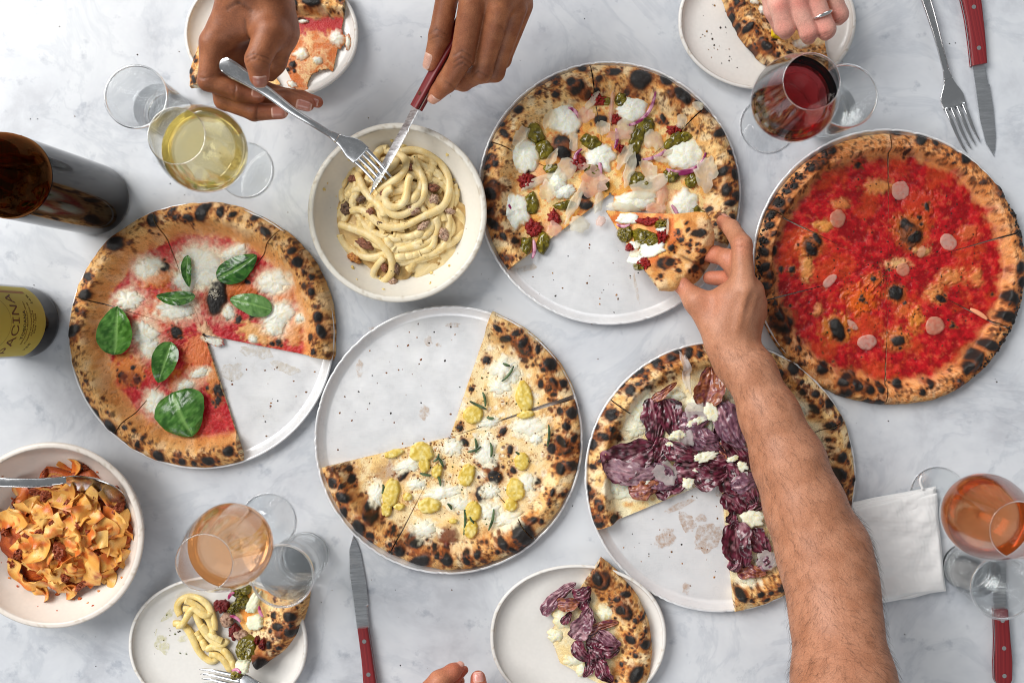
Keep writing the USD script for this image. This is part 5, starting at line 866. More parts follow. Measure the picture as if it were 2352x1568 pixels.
lab = BT.add('paper_label', (on_bottle(np.c_[g, np.zeros(len(g))], .0416, 0), grid_faces(30, 60)), 'label_paper', C(186, 170, 72))
INK = C(92, 50, 22)
def text(t, h, x, z, bold=False, col=INK, r=.04165):
    m = meshkit.text_mesh(t, h, .00015, bold); v = m.vertices.copy(); v[:, 0] -= v[:, 0].max() / 2; m2 = trimesh.Trimesh(v, m.faces).subdivide_to_size(.004) if h > .008 else m
    vv = m2.vertices.copy(); vv[:, 0] -= (vv[:, 0].min() + vv[:, 0].max()) / 2; vv[:, 0] += x
    BT.add('lettering', (on_bottle(vv, r, z), m2.faces), 'label_paper', col, smooth=False, parent=lab)
text('PACINA', .0135, -.004, .0905); text('TOSCANA', .0048, -.004, .0775, True, C(50, 36, 18)); text('INDICAZIONE GEOGRAFICA TIPICA', .0020, -.002, .0735)
for t, z in [('Prodotto ed imbottigliato da', .066), ('Azienda Agricola', .0615), ('Siena - Italia', .057)]: text(t, .0026, -.002, z)
text('14%', .0042, .026, .0545, False, C(50, 36, 18)); text('750', .0042, -.030, .0545, False, C(50, 36, 18))
bm = np.stack(np.meshgrid(np.linspace(.0335, .0375, 6), np.linspace(.056, .1395, 20)), -1).reshape(-1, 2)
BT.add('label_band', (on_bottle(np.c_[bm, np.zeros(len(bm))], .04168, 0), grid_faces(20, 6)), 'label_paper', C(150, 104, 48), parent=lab)
a = np.linspace(0, 2 * np.pi, 80); ring = []
for k in (.0285, .0279): ring.append(np.stack([-.004 + k * np.cos(a), .124 + k * .62 * np.sin(a), a * 0], -1))
BT.add('label_oval', (on_bottle(np.vstack(ring), .04168, 0), grid_faces(2, 80)), 'label_paper', INK, parent=lab)

# ------------------------------------------------------------------ cutlery
def smoothw(xs, ys, n): return np.interp(np.linspace(0, 1, n), xs, ys)
def fork(T, pts, hw=.0125, L_head=.30, roll=0.0, lab=None):
    """pts: 3D centre line from the handle's end to the tine tips"""
    c = spline(pts, 120); t, s_, u = frames(c); a = math.radians(roll); sd = s_ * math.cos(a) + u * math.sin(a); nn = np.cross(t, sd)
    k = int(120 * (1 - L_head)); kt = int(120 * (1 - L_head * .62))
    w = smoothw([0, .03, .10, .35, .75, .93, 1], [.0045, .0085, .0092, .0058, .0036, .0036, .0055], k + 1); h = smoothw([0, .5, .9, 1], [.0013, .0017, .0019, .0015], k + 1)
    T.add('handle', loft(c[:k + 1], w, h, 16, 2.6, side=sd[:k + 1], nrm=nn[:k + 1]), 'steel', label=lab)
    for sg in (-1, 1):
        e = c[3:k - 4] + sd[3:k - 4] * (w[3:k - 4] * .78 * sg)[:, None] + nn[3:k - 4] * .0012
        T.add('handle_bead', loft(e, .0008, .0010, 8, side=sd[3:k - 4], nrm=nn[3:k - 4]), 'steel')
    m = kt - k + 1; q = np.linspace(0, 1, m)
    wh = .0055 + (hw - .0055) * sm(0, .7, q); gi = 14; uu = np.linspace(-1, 1, gi)
    T.add('head', loft(c[k:kt + 1], wh, .0011, 20, 3.2, side=sd[k:kt + 1], nrm=nn[k:kt + 1]), 'steel')
    n2 = 120 - kt
    for i in range(4):
        o = (i - 1.5) * hw * 2 / 4.0; q = np.linspace(0, 1, n2 + 1)
        e = c[kt - 1:] + sd[kt - 1:] * (o * (1 - .06 * q))[:, None]
        T.add('tine', loft(e, hw * .162 * (1 - .55 * q ** 2) * np.where(q > .96, .5, 1), .0011 * (1 - .3 * q), 10, 3, side=sd[kt - 1:], nrm=nn[kt - 1:]), 'steel')
def knife(T, butt, bol, tip, roll, w_h=.0095, w_b=.0098, serr=1, curve=.004, hand_l=1):
    """a steak knife: red wooden scales on a steel tang, serrated blade; butt, bolster and tip are points in space"""
    butt, bol, tip = map(np.asarray, (butt, bol, tip)); ex = unit(tip - butt); s0 = unit(np.cross((0, 0, 1), ex)); u0 = np.cross(ex, s0); a = math.radians(roll)
    ey = s0 * math.cos(a) + u0 * math.sin(a); ez = np.cross(ex, ey); Lh = np.dot(bol - butt, ex); Lb = np.linalg.norm(tip - bol)
    to = lambda p: butt + p[:, :1] * ex + p[:, 1:2] * ey + p[:, 2:3] * ez
    n = 40; q = np.linspace(0, 1, n); cy = -curve * np.sin(np.pi * q) * serr
    w = w_h * smoothw([0, .02, .08, .3, .6, 1], [.45, .75, 1.0, 1.05, .88, .80], n)
    c = np.stack([q * Lh, cy, q * 0], -1)
    for sg in (-1, 1):
        cc = c.copy(); cc[:, 2] = sg * .0034; v, f = loft(cc, w * .97, .0026, 20, 3.4, side=np.tile((0, 1., 0), (n, 1)), nrm=np.tile((0, 0, 1.), (n, 1)))
        T.add('handle_scale', (to(v), f), 'red_wood', wet=v[:, 1] * 1.0 + .05 * np.sin(v[:, 0] * 30) * .02 + .3 * sg, smooth=50)
    v, f = loft(c, w, .00085, 12, 6, side=np.tile((0, 1., 0), (n, 1)), nrm=np.tile((0, 0, 1.), (n, 1))); T.add('tang', (to(v), f), 'steel', smooth=40)
    for x in (.14, .5, .86):
        m = trimesh.creation.cylinder(.0024, .0124, sections=24); vv = m.vertices + np.array([x * Lh, np.interp(x, q, cy), 0]); T.add('rivet', (to(vv), m.faces), 'silver', smooth=30)
    x0 = Lh - .001; xs = np.linspace(0, 1, 160)
    spine = w_b * smoothw([0, .25, .6, .85, 1], [.75, .80, .95, .70, 0], 160); edge = -w_b * smoothw([0, .22, .24, .5, .8, .93, 1], [.80, .82, 1.0, .98, .70, .36, 0], 160)
    tooth = np.where(xs > .25, np.abs((xs * 34) % 1 - .5) * .0016, 0) * (xs < .985); edge = edge + tooth - .0 ; kk = serr
    bev = edge + (w_b * .62) * np.where(xs > .24, 1, .0) * np.minimum(1, (1 - xs) * 3)
    rows = [np.stack([x0 + xs * Lb, spine * kk, xs * 0 + .0008], -1), np.stack([x0 + xs * Lb, (bev * .9 + spine * .1) * kk, xs * 0 + .0007], -1), np.stack([x0 + xs * Lb, edge * kk, xs * 0 + .0001], -1), np.stack([x0 + xs * Lb, edge * kk, xs * 0 - .0001], -1), np.stack([x0 + xs * Lb, (bev * .9 + spine * .1) * kk, xs * 0 - .0007], -1), np.stack([x0 + xs * Lb, spine * kk, xs * 0 - .0008], -1)]
    v = np.stack(rows, 1).reshape(-1, 3); f = grid_faces(160, 6, True)
    if kk < 0: f = f[:, ::-1]
    T.add('blade', (to(v), f), 'blade_steel', smooth=20)
z2b = zm(2200, 0, 3.7333)
def P3d(zf, lst): return [W(*zf(x, y), z) for x, y, z in lst]
T = Thing('fork', 'steel fork lying beside the red handled knife at the top right', 'fork', W(*z2b(600, 560), 0), 'steel forks')
fork(T, P3d(z2b, [(300, -420, .006), (430, 0, .009), (520, 300, .011), (600, 600, .009), (650, 800, .004), (690, 970, .0028), (735, 1080, .0050), (800, 1240, .0046), (870, 1370, .0025)]), .0138, .36)
T = Thing('steak_knife', 'serrated knife with a red wooden handle beside the fork at the top right', 'knife', W(*z2b(900, 500), 0), 'red handled steak knives')
knife(T, W(*z2b(740, -440), .0072), W(*z2b(915, 606), .0072), W(*z2b(1062, 1465), .0014), 2, .0112, .0090, -1, .0035)
T = Thing('steak_knife', 'serrated knife with a red wooden handle below the pan of potato pizza', 'knife', W(834, 1439, 0), 'red handled steak knives')
knife(T, W(856, 1650, .0072), W(834, 1441, .0072), W(812, 1226, .0016), 2, .0076, .0090, 1, .0015)
T = Thing('steak_knife', 'red handled knife reaching under the water tumbler at the bottom right', 'knife', W(2302, 1460, 0), 'red handled steak knives')
knife(T, W(2302, 1572, .0072), W(2304, 1398, .0072), W(2290, 1190, .0016), -2, .0098, .0088, 1, .001)
T = Thing('fork', 'steel fork with its tines resting on the plate of leftover pasta', 'fork', W(560, 1560, .01), 'steel forks')
fork(T, [W(860, 1680, .012), W(740, 1625, .024), W(640, 1588, .026), W(585, 1573, .020), W(540, 1566, .0165), W(500, 1557, .0165), W(462, 1552, .0145)], .0125, .34, -14)
pc = W(200, 1112, .03)
T = Thing('spoon', 'steel serving spoon lying across the ribbon pasta in the left bowl', 'spoon', pc)
hp3 = [W(-150, 1098, .060), W(-60, 1103, .062), W(40, 1108, .060), W(110, 1106, .054), W(152, 1101, .0485)]
c = spline(hp3, 40); T.add('handle', loft(c, smoothw([0, .5, 1], [.008, .0055, .0042], 40), .0016, 14, 2.6), 'steel')
for sg in (-1, 1):
    t_, s_, u_ = frames(c); T.add('handle_bead', loft(c[:-4] + s_[:-4] * .0042 * sg + u_[:-4] * .0013, .0007, .0009, 8), 'steel')
p0, p1 = W(146, 1102, .0475), W(287, 1142, .042); ex = unit(p1 - p0); s0 = unit(np.cross((0, 0, 1), ex)); u0 = np.cross(ex, s0); ro = math.radians(50)
ey = s0 * math.cos(ro) + u0 * math.sin(ro); ez = np.cross(ex, ey); La = np.linalg.norm(p1 - p0) / 2; mid = (p0 + p1) / 2
rr_ = np.linspace(0, 1, 16)[:, None]; pp = np.linspace(0, 2 * np.pi, 60, endpoint=False)[None]
def spb(off):
    X = La * rr_ * np.cos(pp); egg = 1 + .16 * np.cos(pp); Y = .0225 * rr_ * np.sin(pp) * egg * (1 - 0 * X); Z = -.009 * (1 - rr_ ** 2) * np.ones_like(pp) + off
    return (mid + X[..., None] * ex + Y[..., None] * ey + Z[..., None] * ez).reshape(-1, 3)
f = grid_faces(16, 60, True); k = 960
ring_i = 15 * 60 + np.arange(60); rj = 15 * 60 + (np.arange(60) + 1) % 60
T.add('spoon_bowl', (np.vstack([spb(0), spb(-.0011)]), np.vstack([f, f[:, ::-1] + k, np.stack([ring_i, rj, rj + k, ring_i + k], 1)[:, ::-1]])), 'steel', smooth=50)

# ------------------------------------------------------------------ folded napkin
zN = zm(2060, 1120, 2.672)
pc = W(*zN(480, 620), .01); pc[2] = 0
T = Thing('napkin', 'folded white cloth napkin lying between the reaching arm and the amber wine', 'napkin', pc)
def cloth(name, corners, z0, th, seed, n=90):
    u, v = np.meshgrid(np.linspace(0, 1, n), np.linspace(0, 1, n), indexing='ij')
    A_, B_, C_, D_ = [np.array(zN(*p)) for p in corners]
    P = A_ * ((1 - u) * (1 - v))[..., None] + B_ * (u * (1 - v))[..., None] + C_ * (u * v)[..., None] + D_ * ((1 - u) * v)[..., None]
    q = np.stack([u * 3, v * 3, u * 0 + seed], -1); P = P + 7 * (np.stack([fbm(q, 2, seed), fbm(q, 2, seed + 1)], -1) - .5)
    e = np.minimum(np.minimum(u, 1 - u), np.minimum(v, 1 - v)); ed = np.sqrt(np.clip(1 - (1 - np.clip(e / .035, 0, 1)) ** 2, 0, 1))
    z = z0 + th * ed * (1 + .0 * u) + .0085 * (fbm(q * 1.3, 3, seed + 5) - .45) * ed * 2
    P = WA(P[..., 0], P[..., 1], z); Pb = P.copy(); Pb[..., 2] = z0 - .0002
    T.add(name, (np.vstack([P.reshape(-1, 3), Pb.reshape(-1, 3)]), np.vstack([grid_faces(n, n)[:, ::-1], grid_faces(n, n) + n * n])), 'cloth')
cloth('cloth_layer', [(-60, 400), (742, 250), (800, 950), (150, 1075)], .0042, .0030, 3)
cloth('cloth_layer', [(-60, 430), (735, 268), (806, 955), (150, 1070)], .0072, .0032, 5)
cloth('cloth_layer', [(-70, 455), (752, 295), (812, 948), (140, 1060)], .0104, .0036, 8)
p = spline([W(*zN(660, 275), .012), W(*zN(645, 235), .012), W(*zN(643, 205), .0125), W(*zN(655, 185), .012)], 20)
T.add('hanging_loop', loft(p, .0014, .0014, 8), 'cloth')
# ------------------------------------------------------------------ hands: one smooth skin per hand, grown round its bones
def surface_nets(D, org, h):
    Sg = D < 0; nx, ny, nz = D.shape
    cs = [(i, j, k) for i in (0, 1) for j in (0, 1) for k in (0, 1)]
    sl = lambda o: tuple(slice(o[a], D.shape[a] - 1 + o[a]) for a in range(3))
    cnt = sum(Sg[sl(o)].astype(np.int8) for o in cs)
    act = np.argwhere((cnt > 0) & (cnt < 8)); idx = -np.ones(cnt.shape, int); idx[tuple(act.T)] = np.arange(len(act))
    val = {o: D[tuple((act + o).T)] for o in cs}; pos = np.zeros((len(act), 3)); n = np.zeros(len(act))
    for o in cs:
        for ax in range(3):
            if o[ax]: continue
            o2 = tuple(o[q] + (q == ax) for q in range(3)); a, b = val[o], val[o2]; m = (a < 0) != (b < 0)
            t = np.where(m, a / np.where(a == b, 1, a - b), 0); p = np.repeat(np.array([o], float), len(act), 0); p[:, ax] += t
            pos[m] += p[m]; n += m
    v = (act + pos / n[:, None]) * h + org; F = []
    for ax in range(3):
        o1, o2 = [q for q in range(3) if q != ax]
        s0 = [slice(1, -1)] * 3; s0[ax] = slice(0, -1); s1 = list(s0); s1[ax] = slice(1, None)
        a, b = Sg[tuple(s0)], Sg[tuple(s1)]
        for flip, m in ((False, a & ~b), (True, b & ~a)):
            g = np.argwhere(m) + [0 if q == ax else 1 for q in range(3)]
            if not len(g): continue
            def at(d1, d2):
                k = g.copy(); k[:, o1] -= d1; k[:, o2] -= d2; return idx[tuple(k.T)]
            q = np.stack([at(1, 1), at(0, 1), at(0, 0), at(1, 0)], 1)
            if ax == 1: q = q[:, ::-1]
            F.append(q[:, ::-1] if flip else q)
    return v, np.vstack(F)
def smin(a, b, k):
    h = np.maximum(k - np.abs(a - b), 0) / k; return np.minimum(a, b) - h * h * k * .25
class Hand:
    def __init__(s, zf, pxs):
        s.zf, s.pxs, s.ops, s.nails, s.spots, s.lines = zf, pxs, [], [], [], []
    def J(s, j): return W(*s.zf(j[0], j[1]), j[2]), LZ(j[3] * s.pxs, j[2])
    def chain(s, field, joints, k=.004):
        for a, b in zip(joints[:-1], joints[1:]):
            (pa, ra), (pb, rb) = s.J(a), s.J(b); s.ops.append((field, pa, pb, ra, rb, k))
    def nail(s, a, b, dorsal, w=.6, col=(226, 170, 150), t0=.35, t1=1.0):
        (pa, ra), (pb, rb) = s.J(a), s.J(b); s.nails.append((pa, pb, ra, rb, np.asarray(dorsal, float), w, col, t0, t1))
    def spot(s, x, y, z, r, col, amt): s.spots.append((W(*s.zf(x, y), z), LZ(r * s.pxs, z), col, amt))
    def line(s, pts, z, w, amt): s.lines.append(([W(*s.zf(x, y), z) for x, y in pts], w, amt))
    def build(s, T, name, h, cols, joins, seed, tip=None, dark=None):
        lo = np.min([np.minimum(o[1] - o[3], o[2] - o[4]) for o in s.ops], 0) - .008; hi = np.max([np.maximum(o[1] + o[3], o[2] + o[4]) for o in s.ops], 0) + .008
        sh = np.ceil((hi - lo) / h).astype(int) + 1; Fd = {}
        axs = [lo[a] + h * np.arange(sh[a]) for a in range(3)]
        for fl, a, b, ra, rb, k in s.ops:
            if fl not in Fd: Fd[fl] = np.full(sh, .03, np.float32)
            pad = max(ra, rb) + k + .012; l = np.clip(((np.minimum(a, b) - pad - lo) / h).astype(int), 0, sh - 1); u = np.clip(((np.maximum(a, b) + pad - lo) / h).astype(int) + 2, 1, sh)
            X = axs[0][l[0]:u[0], None, None]; Y = axs[1][None, l[1]:u[1], None]; Z = axs[2][None, None, l[2]:u[2]]
            ba = b - a; L2 = max(ba @ ba, 1e-10)
            t = np.clip(((X - a[0]) * ba[0] + (Y - a[1]) * ba[1] + (Z - a[2]) * ba[2]) / L2, 0, 1)
            d = np.sqrt((X - a[0] - t * ba[0]) ** 2 + (Y - a[1] - t * ba[1]) ** 2 + (Z - a[2] - t * ba[2]) ** 2) - (ra + (rb - ra) * t)
            sub = Fd[fl][l[0]:u[0], l[1]:u[1], l[2]:u[2]]; sub[...] = smin(sub, d.astype(np.float32), k)
        D = None
        for fl, k in joins:
            D = Fd[fl] if D is None else smin(D, Fd[fl], k)
        for pts, w, amt in s.lines:                # creases pressed into the skin
            for a, b in zip(pts[:-1], pts[1:]):
                pad = .006; l = np.clip(((np.minimum(a, b) - pad - lo) / h).astype(int), 0, sh - 1); l[2] = 0; u = np.clip(((np.maximum(a, b) + pad - lo) / h).astype(int) + 2, 1, sh); u[2] = sh[2]
                X = axs[0][l[0]:u[0], None, None]; Y = axs[1][None, l[1]:u[1], None]
                ba = (b - a)[:2]; t = np.clip(((X - a[0]) * ba[0] + (Y - a[1]) * ba[1]) / max(ba @ ba, 1e-10), 0, 1)
                d = np.hypot(X - a[0] - t * ba[0], Y - a[1] - t * ba[1]); z = np.maximum(0, axs[2][None, None] - (a[2] - .03)) > 0
                D[l[0]:u[0], l[1]:u[1], l[2]:u[2]] += (amt * .0011 * np.exp(-(d / w) ** 2) * z).astype(np.float32)
        v, f = surface_nets(D, lo, h)
        from scipy.sparse import coo_matrix, diags
        e = np.vstack([f[:, [0, 1]], f[:, [1, 2]], f[:, [2, 3]], f[:, [3, 0]]]); A_ = coo_matrix((np.ones(2 * len(e)), (np.r_[e[:, 0], e[:, 1]], np.r_[e[:, 1], e[:, 0]])), shape=(len(v), len(v))).tocsr(); A_.data[:] = 1
        A_ = diags(1 / np.maximum(np.asarray(A_.sum(1)).ravel(), 1)) @ A_
        for _ in range(3): v = v + .5 * (A_ @ v - v)
        n1 = fbm(v * 70, 3, seed); n2 = fbm(v * 320, 3, seed + 1)
        cc = mixc(C(*cols[0]), C(*cols[1]), sm(.3, .7, n1)); cc = cc * (1 + .22 * (n2 - .5) + 1 * .09 * (fbm(v * 28, 3, seed + 7) - .5))[:, None]
        if tip is not None:
            for fl, a, b, ra, rb, k in s.ops: pass
        for p, r, col, amt in s.spots:
            d = np.linalg.norm(v - p, axis=1) / r; cc = mixc(cc, C(*col), amt * np.exp(-d ** 2) * (.75 + .5 * n2))
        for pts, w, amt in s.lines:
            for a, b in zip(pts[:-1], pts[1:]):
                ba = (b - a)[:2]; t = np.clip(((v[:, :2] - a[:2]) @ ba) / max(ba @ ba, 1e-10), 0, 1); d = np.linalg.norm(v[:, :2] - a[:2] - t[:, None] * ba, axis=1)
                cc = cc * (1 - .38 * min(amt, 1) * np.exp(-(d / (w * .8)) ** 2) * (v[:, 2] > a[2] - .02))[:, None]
        body = T.add(name, (v, f), 'skin', np.clip(cc, .004, .86), .5)
        s.v, s.f = v, f; tree = cKDTree(v)
        for pa, pb, ra, rb, dz, w, col, t0, t1 in s.nails:
            ax = unit(pb - pa); dz = unit(dz - (dz @ ax) * ax); sd = np.cross(ax, dz); L = np.linalg.norm(pb - pa) + rb * .82
            t, u = np.meshgrid(np.linspace(0, 1, 14), np.linspace(-1, 1, 11), indexing='ij')
            su = u * w * np.sqrt(np.clip(1 - np.clip((.22 - t) / .22, 0, 1) ** 2 * .55 - np.clip((t - .84) / .16, 0, 1) ** 2 * .5, .05, 1))
            al = (t0 + (t1 - t0) * t) * L; r = np.interp(np.clip(al / np.linalg.norm(pb - pa), 0, 1), [0, 1], [ra, rb]); over = np.clip((al - np.linalg.norm(pb - pa)) / rb, 0, .95)
            r = r * np.sqrt(1 - over ** 2 * .55) ; ang = su * 1.25
            P = pa + al[..., None] * ax + (r * np.cos(ang))[..., None] * dz + (r * np.sin(ang))[..., None] * sd
            q, i = tree.query(P.reshape(-1, 3)); 
            nc = mixc(np.tile(C(*col), (t.size, 1)), C(240, 214, 196), (sm(.90, .97, t.ravel()) * .7)); nc = mixc(nc, C(232, 196, 178), sm(.16, .05, t.ravel()) * .6)
            e = np.minimum(np.minimum(t, 1 - t) * 6, np.minimum(1 - np.abs(u), 1) * 4); P = P + (dz * .0005) * np.clip(e, 0, 1)[..., None]
            T.add('fingernail', (P.reshape(-1, 3), grid_faces(14, 11)), 'leaf', nc, .75, parent=body)
        return body
    def hairs(s, T, body, n, region, direction, length, seed, width=.00012, name='arm_hair'):
        rg = np.random.default_rng(seed); tm = trimesh.Trimesh(s.v, np.vstack([s.f[:, [0, 1, 2]], s.f[:, [0, 2, 3]]]), process=False); N = tm.vertex_normals
        c = np.where(region(s.v, N))[0]; c = rg.choice(c, n); pts = []
        for i in c:
            p = s.v[i] + rg.normal(0, .0008, 3); nn = N[i]; d = np.asarray(direction(s.v[i]), float) + rg.normal(0, .33, 3); d = unit(d - (d @ nn) * nn); L = length * rg.uniform(.5, 1.2); sgn = rg.normal(0, .25)
            sd = np.cross(nn, d)
            for q in (0, .33, .66, 1): pts.append(p + d * L * q + nn * (L * .26 * np.sin(q * 2.0)) + sd * sgn * L * q * q - s_base(T))
        cv = UsdGeom.BasisCurves.Define(stage, numbered(body, name)); cv.CreateTypeAttr('linear'); cv.CreateCurveVertexCountsAttr([4] * n)
        cv.CreatePointsAttr(Vt.Vec3fArray.FromNumpy(np.array(pts, np.float32))); w = np.tile([1, .9, .6, .2], n) * width
        cv.CreateWidthsAttr(Vt.FloatArray.FromNumpy(w.astype(np.float32))); cv.SetWidthsInterpolation('vertex')
        UsdShade.MaterialBindingAPI.Apply(cv.GetPrim()).Bind(M['hair']); cv.GetPrim().SetCustomDataByKey('kind', 'stuff')
def s_base(T): return T.base
UP = (0, 0, 1)
# ---- the hand with the fork, top left
h1 = Hand(z1, .2227)
T1 = Thing('hand', 'brown skinned hand at the top left holding a fork above the pasta bowl', 'hand', W(*z1(700, 400), .11))
idx = [(420, 450, .122, 122), (375, 835, .112, 106), (680, 945, .104, 97), (880, 985, .100, 80)]
thb = [(1010, 330, .138, 158), (885, 620, .141, 128), (900, 800, .130, 100)]
mid = [(440, 620, .104, 112), (535, 1040, .091, 95), (850, 1155, .086, 93), (1120, 1150, .083, 80)]
rng = [(520, 700, .088, 105), (880, 1000, .073, 92), (1170, 1015, .069, 86), (1395, 1080, .066, 72)]
pnk = [(620, 760, .076, 95), (1060, 960, .061, 76), (1340, 1005, .058, 68), (1500, 1055, .056, 60)]
for nm, ch in (('index', idx), ('thumb', thb), ('middle', mid), ('ring', rng), ('pinky', pnk)): h1.chain(nm, ch, .0035)
P_ = 'palm'
h1.chain(P_, [(700, 40, .128, 185), (430, 430, .121, 128)], .016); h1.chain(P_, [(760, 40, .120, 185), (450, 610, .104, 118)], .016); h1.chain(P_, [(820, 60, .108, 170), (530, 690, .088, 108)], .014); h1.chain(P_, [(900, 80, .100, 160), (630, 750, .076, 95)], .014)
h1.chain(P_, [(1000, 40, .126, 205), (1040, 330, .126, 190)], .016); h1.chain(P_, [(1060, 80, .112, 200), (1080, 330, .110, 195), (1050, 640, .098, 100), (1010, 780, .090, 62)], .014)
h1.chain(P_, [(690, 40, .131, 190), (690, -200, .142, 190), (640, -700, .18, 220), (600, -1500, .30, 250)], .016); h1.chain(P_, [(950, 40, .124, 195), (940, -200, .134, 190), (960, -700, .17, 220), (980, -1500, .29, 250)], .016)
h1.chain(P_, [(560, 300, .124, 110), (900, 250, .130, 120)], .014)
for j in idx[1:3] + mid[1:3] + rng[1:3]: h1.spot(j[0], j[1] - 20, j[2] + .008, 90, (96, 52, 34), .45)
for j in (idx[3], mid[3], rng[3], thb[2], pnk[3]): h1.spot(j[0] + 20, j[1], j[2], 130, (176, 96, 72), .6)
h1.line([(760, 590), (850, 560), (980, 590)], .152, .0009, 1); h1.line([(770, 640), (860, 605), (980, 640)], .152, .0008, .8); h1.line([(280, 800), (330, 815), (420, 790)], .122, .0009, .8); h1.line([(840, 130), (720, 60), (600, 110)], .142, .0022, .9)
h1.line([(650, 870), (660, 920), (640, 1000)], .113, .0008, .8); h1.line([(880, 1090), (870, 1160), (850, 1230)], .096, .0008, .8); h1.line([(800, 260), (790, 400), (700, 520)], .13, .002, .9)
h1.nail(idx[2], idx[3], (.25, .28, .9), .62, (176, 116, 96), .55, 1.0); h1.nail(thb[1], thb[2], (.30, .05, .95), .62, (170, 112, 96), .48, 1.0); h1.nail(mid[2], mid[3], (.12, -.35, .9), .62, (186, 122, 104), .55, 1.0); h1.nail(rng[2], rng[3], (0, -.45, .85), .62, (196, 132, 116), .45, 1.0); h1.nail(pnk[2], pnk[3], (.2, -.4, .85), .55, (186, 122, 108), .4, .86)
B1 = h1.build(T1, 'skin', .00125, [(138, 82, 52), (160, 100, 66)], [('palm', 1), ('index', .007), ('middle', .005), ('ring', .004), ('pinky', .004), ('thumb', .008)], 3)
# ---- the hand with the knife
z2 = zm(950, 0, 4.126); h2 = Hand(z2, .2227)
T2 = Thing('hand', 'brown skinned hand at the top centre gripping a red handled knife', 'hand', W(*z2(1000, 400), .1))
thb = [(705, -80, .104, 118), (618, 370, .094, 114), (520, 660, .084, 76)]
idx = [(955, 20, .126, 142), (845, 600, .104, 120), (690, 850, .085, 104), (560, 985, .071, 80)]
mid = [(1222, 80, .122, 136), (1045, 735, .086, 112), (860, 850, .062, 90), (760, 850, .052, 78)]
rng = [(1395, 90, .104, 124), (1185, 745, .066, 100), (960, 800, .048, 80)]
pnk = [(1460, 60, .090, 120), (1265, 620, .056, 86), (1080, 740, .042, 66)]
for nm, ch in (('index', idx), ('thumb', thb), ('middle', mid), ('ring', rng), ('pinky', pnk)): h2.chain(nm, ch, .0035)
wr = [(1000, -800, .165, 230), (1250, -800, .160, 230)]
for j, w in ((idx[0], wr[0]), (mid[0], wr[0]), (mid[0], wr[1]), (rng[0], wr[1]), (pnk[0], wr[1])): h2.chain(P_, [w, (j[0], j[1] - 50, j[2] - .004, j[3] * .98)], .014)
h2.chain(P_, [(850, -700, .14, 220), (720, -150, .106, 130)], .016); h2.chain(P_, [wr[0], (980, -1500, .26, 260)], .016); h2.chain(P_, [wr[1], (1250, -1500, .26, 260)], .016)
for j in (idx[1], mid[1], rng[1], thb[1]): h2.spot(j[0], j[1], j[2] + .008, 110, (100, 54, 38), .55)
for j in (idx[3], thb[2]): h2.spot(j[0], j[1], j[2], 140, (196, 122, 88), .7)
for yy in (560, 620, 670): h2.line([(760, yy + 20), (850, yy - 20), (940, yy + 20)], .113, .0009, .9)
h2.line([(510, 340), (590, 310), (690, 360)], .104, .0009, .8); h2.line([(510, 400), (600, 380), (690, 410)], .104, .0008, .7); h2.line([(940, 770), (1010, 730), (1100, 770)], .10, .0009, .7); h2.line([(680, 850), (740, 880), (790, 930)], .093, .0008, .7); h2.line([(1210, 240), (1250, 250), (1290, 300)], .13, .0009, .5)
h2.nail(idx[2], idx[3], (.15, -.62, .75), .62, (214, 158, 136), .62, 1.0); h2.nail(thb[1], thb[2], (-.55, .0, .8), .62, (214, 166, 146), .55, 1.0)
B2h = h2.build(T2, 'skin', .00125, [(144, 86, 56), (168, 108, 72)], [('palm', 1), ('index', .004), ('middle', .0025), ('ring', .0022), ('pinky', .0022), ('thumb', .005)], 5)
h2.hairs(T2, B2h, 260, lambda v, N: (N[:, 2] > .45) & (v[:, 1] > .20) & (v[:, 0] > W(*z2(1050, 0), .1)[0]), lambda p: (.15, -.9, 0), .0032, 4, .00006, 'hand_hair')
# ---- the pale hand with the ring, top right
z8 = zm(1880, 0, 7.84); h3 = Hand(z8, .11719)
T3 = Thing('hand', 'pale pink hand with a silver ring picking up a pizza slice at the top right', 'hand', W(*z8(1100, 200), .08))
idx = [(520, 90, .088, 205), (650, 540, .079, 190), (650, 640, .040, 140)]
mid = [(870, 20, .090, 195), (1110, 635, .081, 176), (1110, 740, .042, 140)]
rng = [(1225, -50, .088, 190), (1445, 575, .080, 190), (1440, 660, .042, 140)]
pnk = [(1570, -140, .080, 170), (1715, 285, .072, 168), (1700, 380, .036, 125)]
for nm, ch in (('index', idx), ('middle', mid), ('ring', rng), ('pinky', pnk)): h3.chain(nm, ch, .004)
h3.chain('thumb', [(300, -500, .06, 230), (420, 200, .045, 180), (560, 560, .032, 150)], .004)
wr = [(650, -1500, .13, 300), (1000, -1500, .128, 300)]
for j, w in ((idx[0], wr[0]), (mid[0], wr[0]), (rng[0], wr[1]), (pnk[0], wr[1])): h3.chain(P_, [w, (j[0], j[1] - 60, j[2] - .004, j[3] * 1.04)], .018)
for a, b in zip(wr, [(650, -3200, .26, 320), (1000, -3200, .26, 320)]): h3.chain(P_, [a, b], .018)
for j in (idx[0], mid[0], rng[0]): h3.spot(j[0] + 30, j[1] + 20, j[2] + .016, 200, (214, 104, 92), .75)
for j in (idx[1], mid[1], rng[1], pnk[1]): h3.spot(j[0] - 20, j[1] - 20, j[2] + .01, 170, (218, 122, 108), .45); h3.spot(j[0] + 40, j[1] + 170, j[2] - .01, 190, (204, 112, 98), .4)
for j in (rng[1], pnk[1], mid[1]):
    for o in (60, 100): h3.line([(j[0] - 90, j[1] + o + 30), (j[0], j[1] + o + 10), (j[0] + 100, j[1] + o - 30)], j[2] + .01, .0007, .5)
B3 = h3.build(T3, 'skin', .00125, [(222, 164, 148), (230, 178, 160)], [('palm', 1), ('index', .004), ('middle', .0025), ('ring', .0025), ('pinky', .0025), ('thumb', .003)], 7)
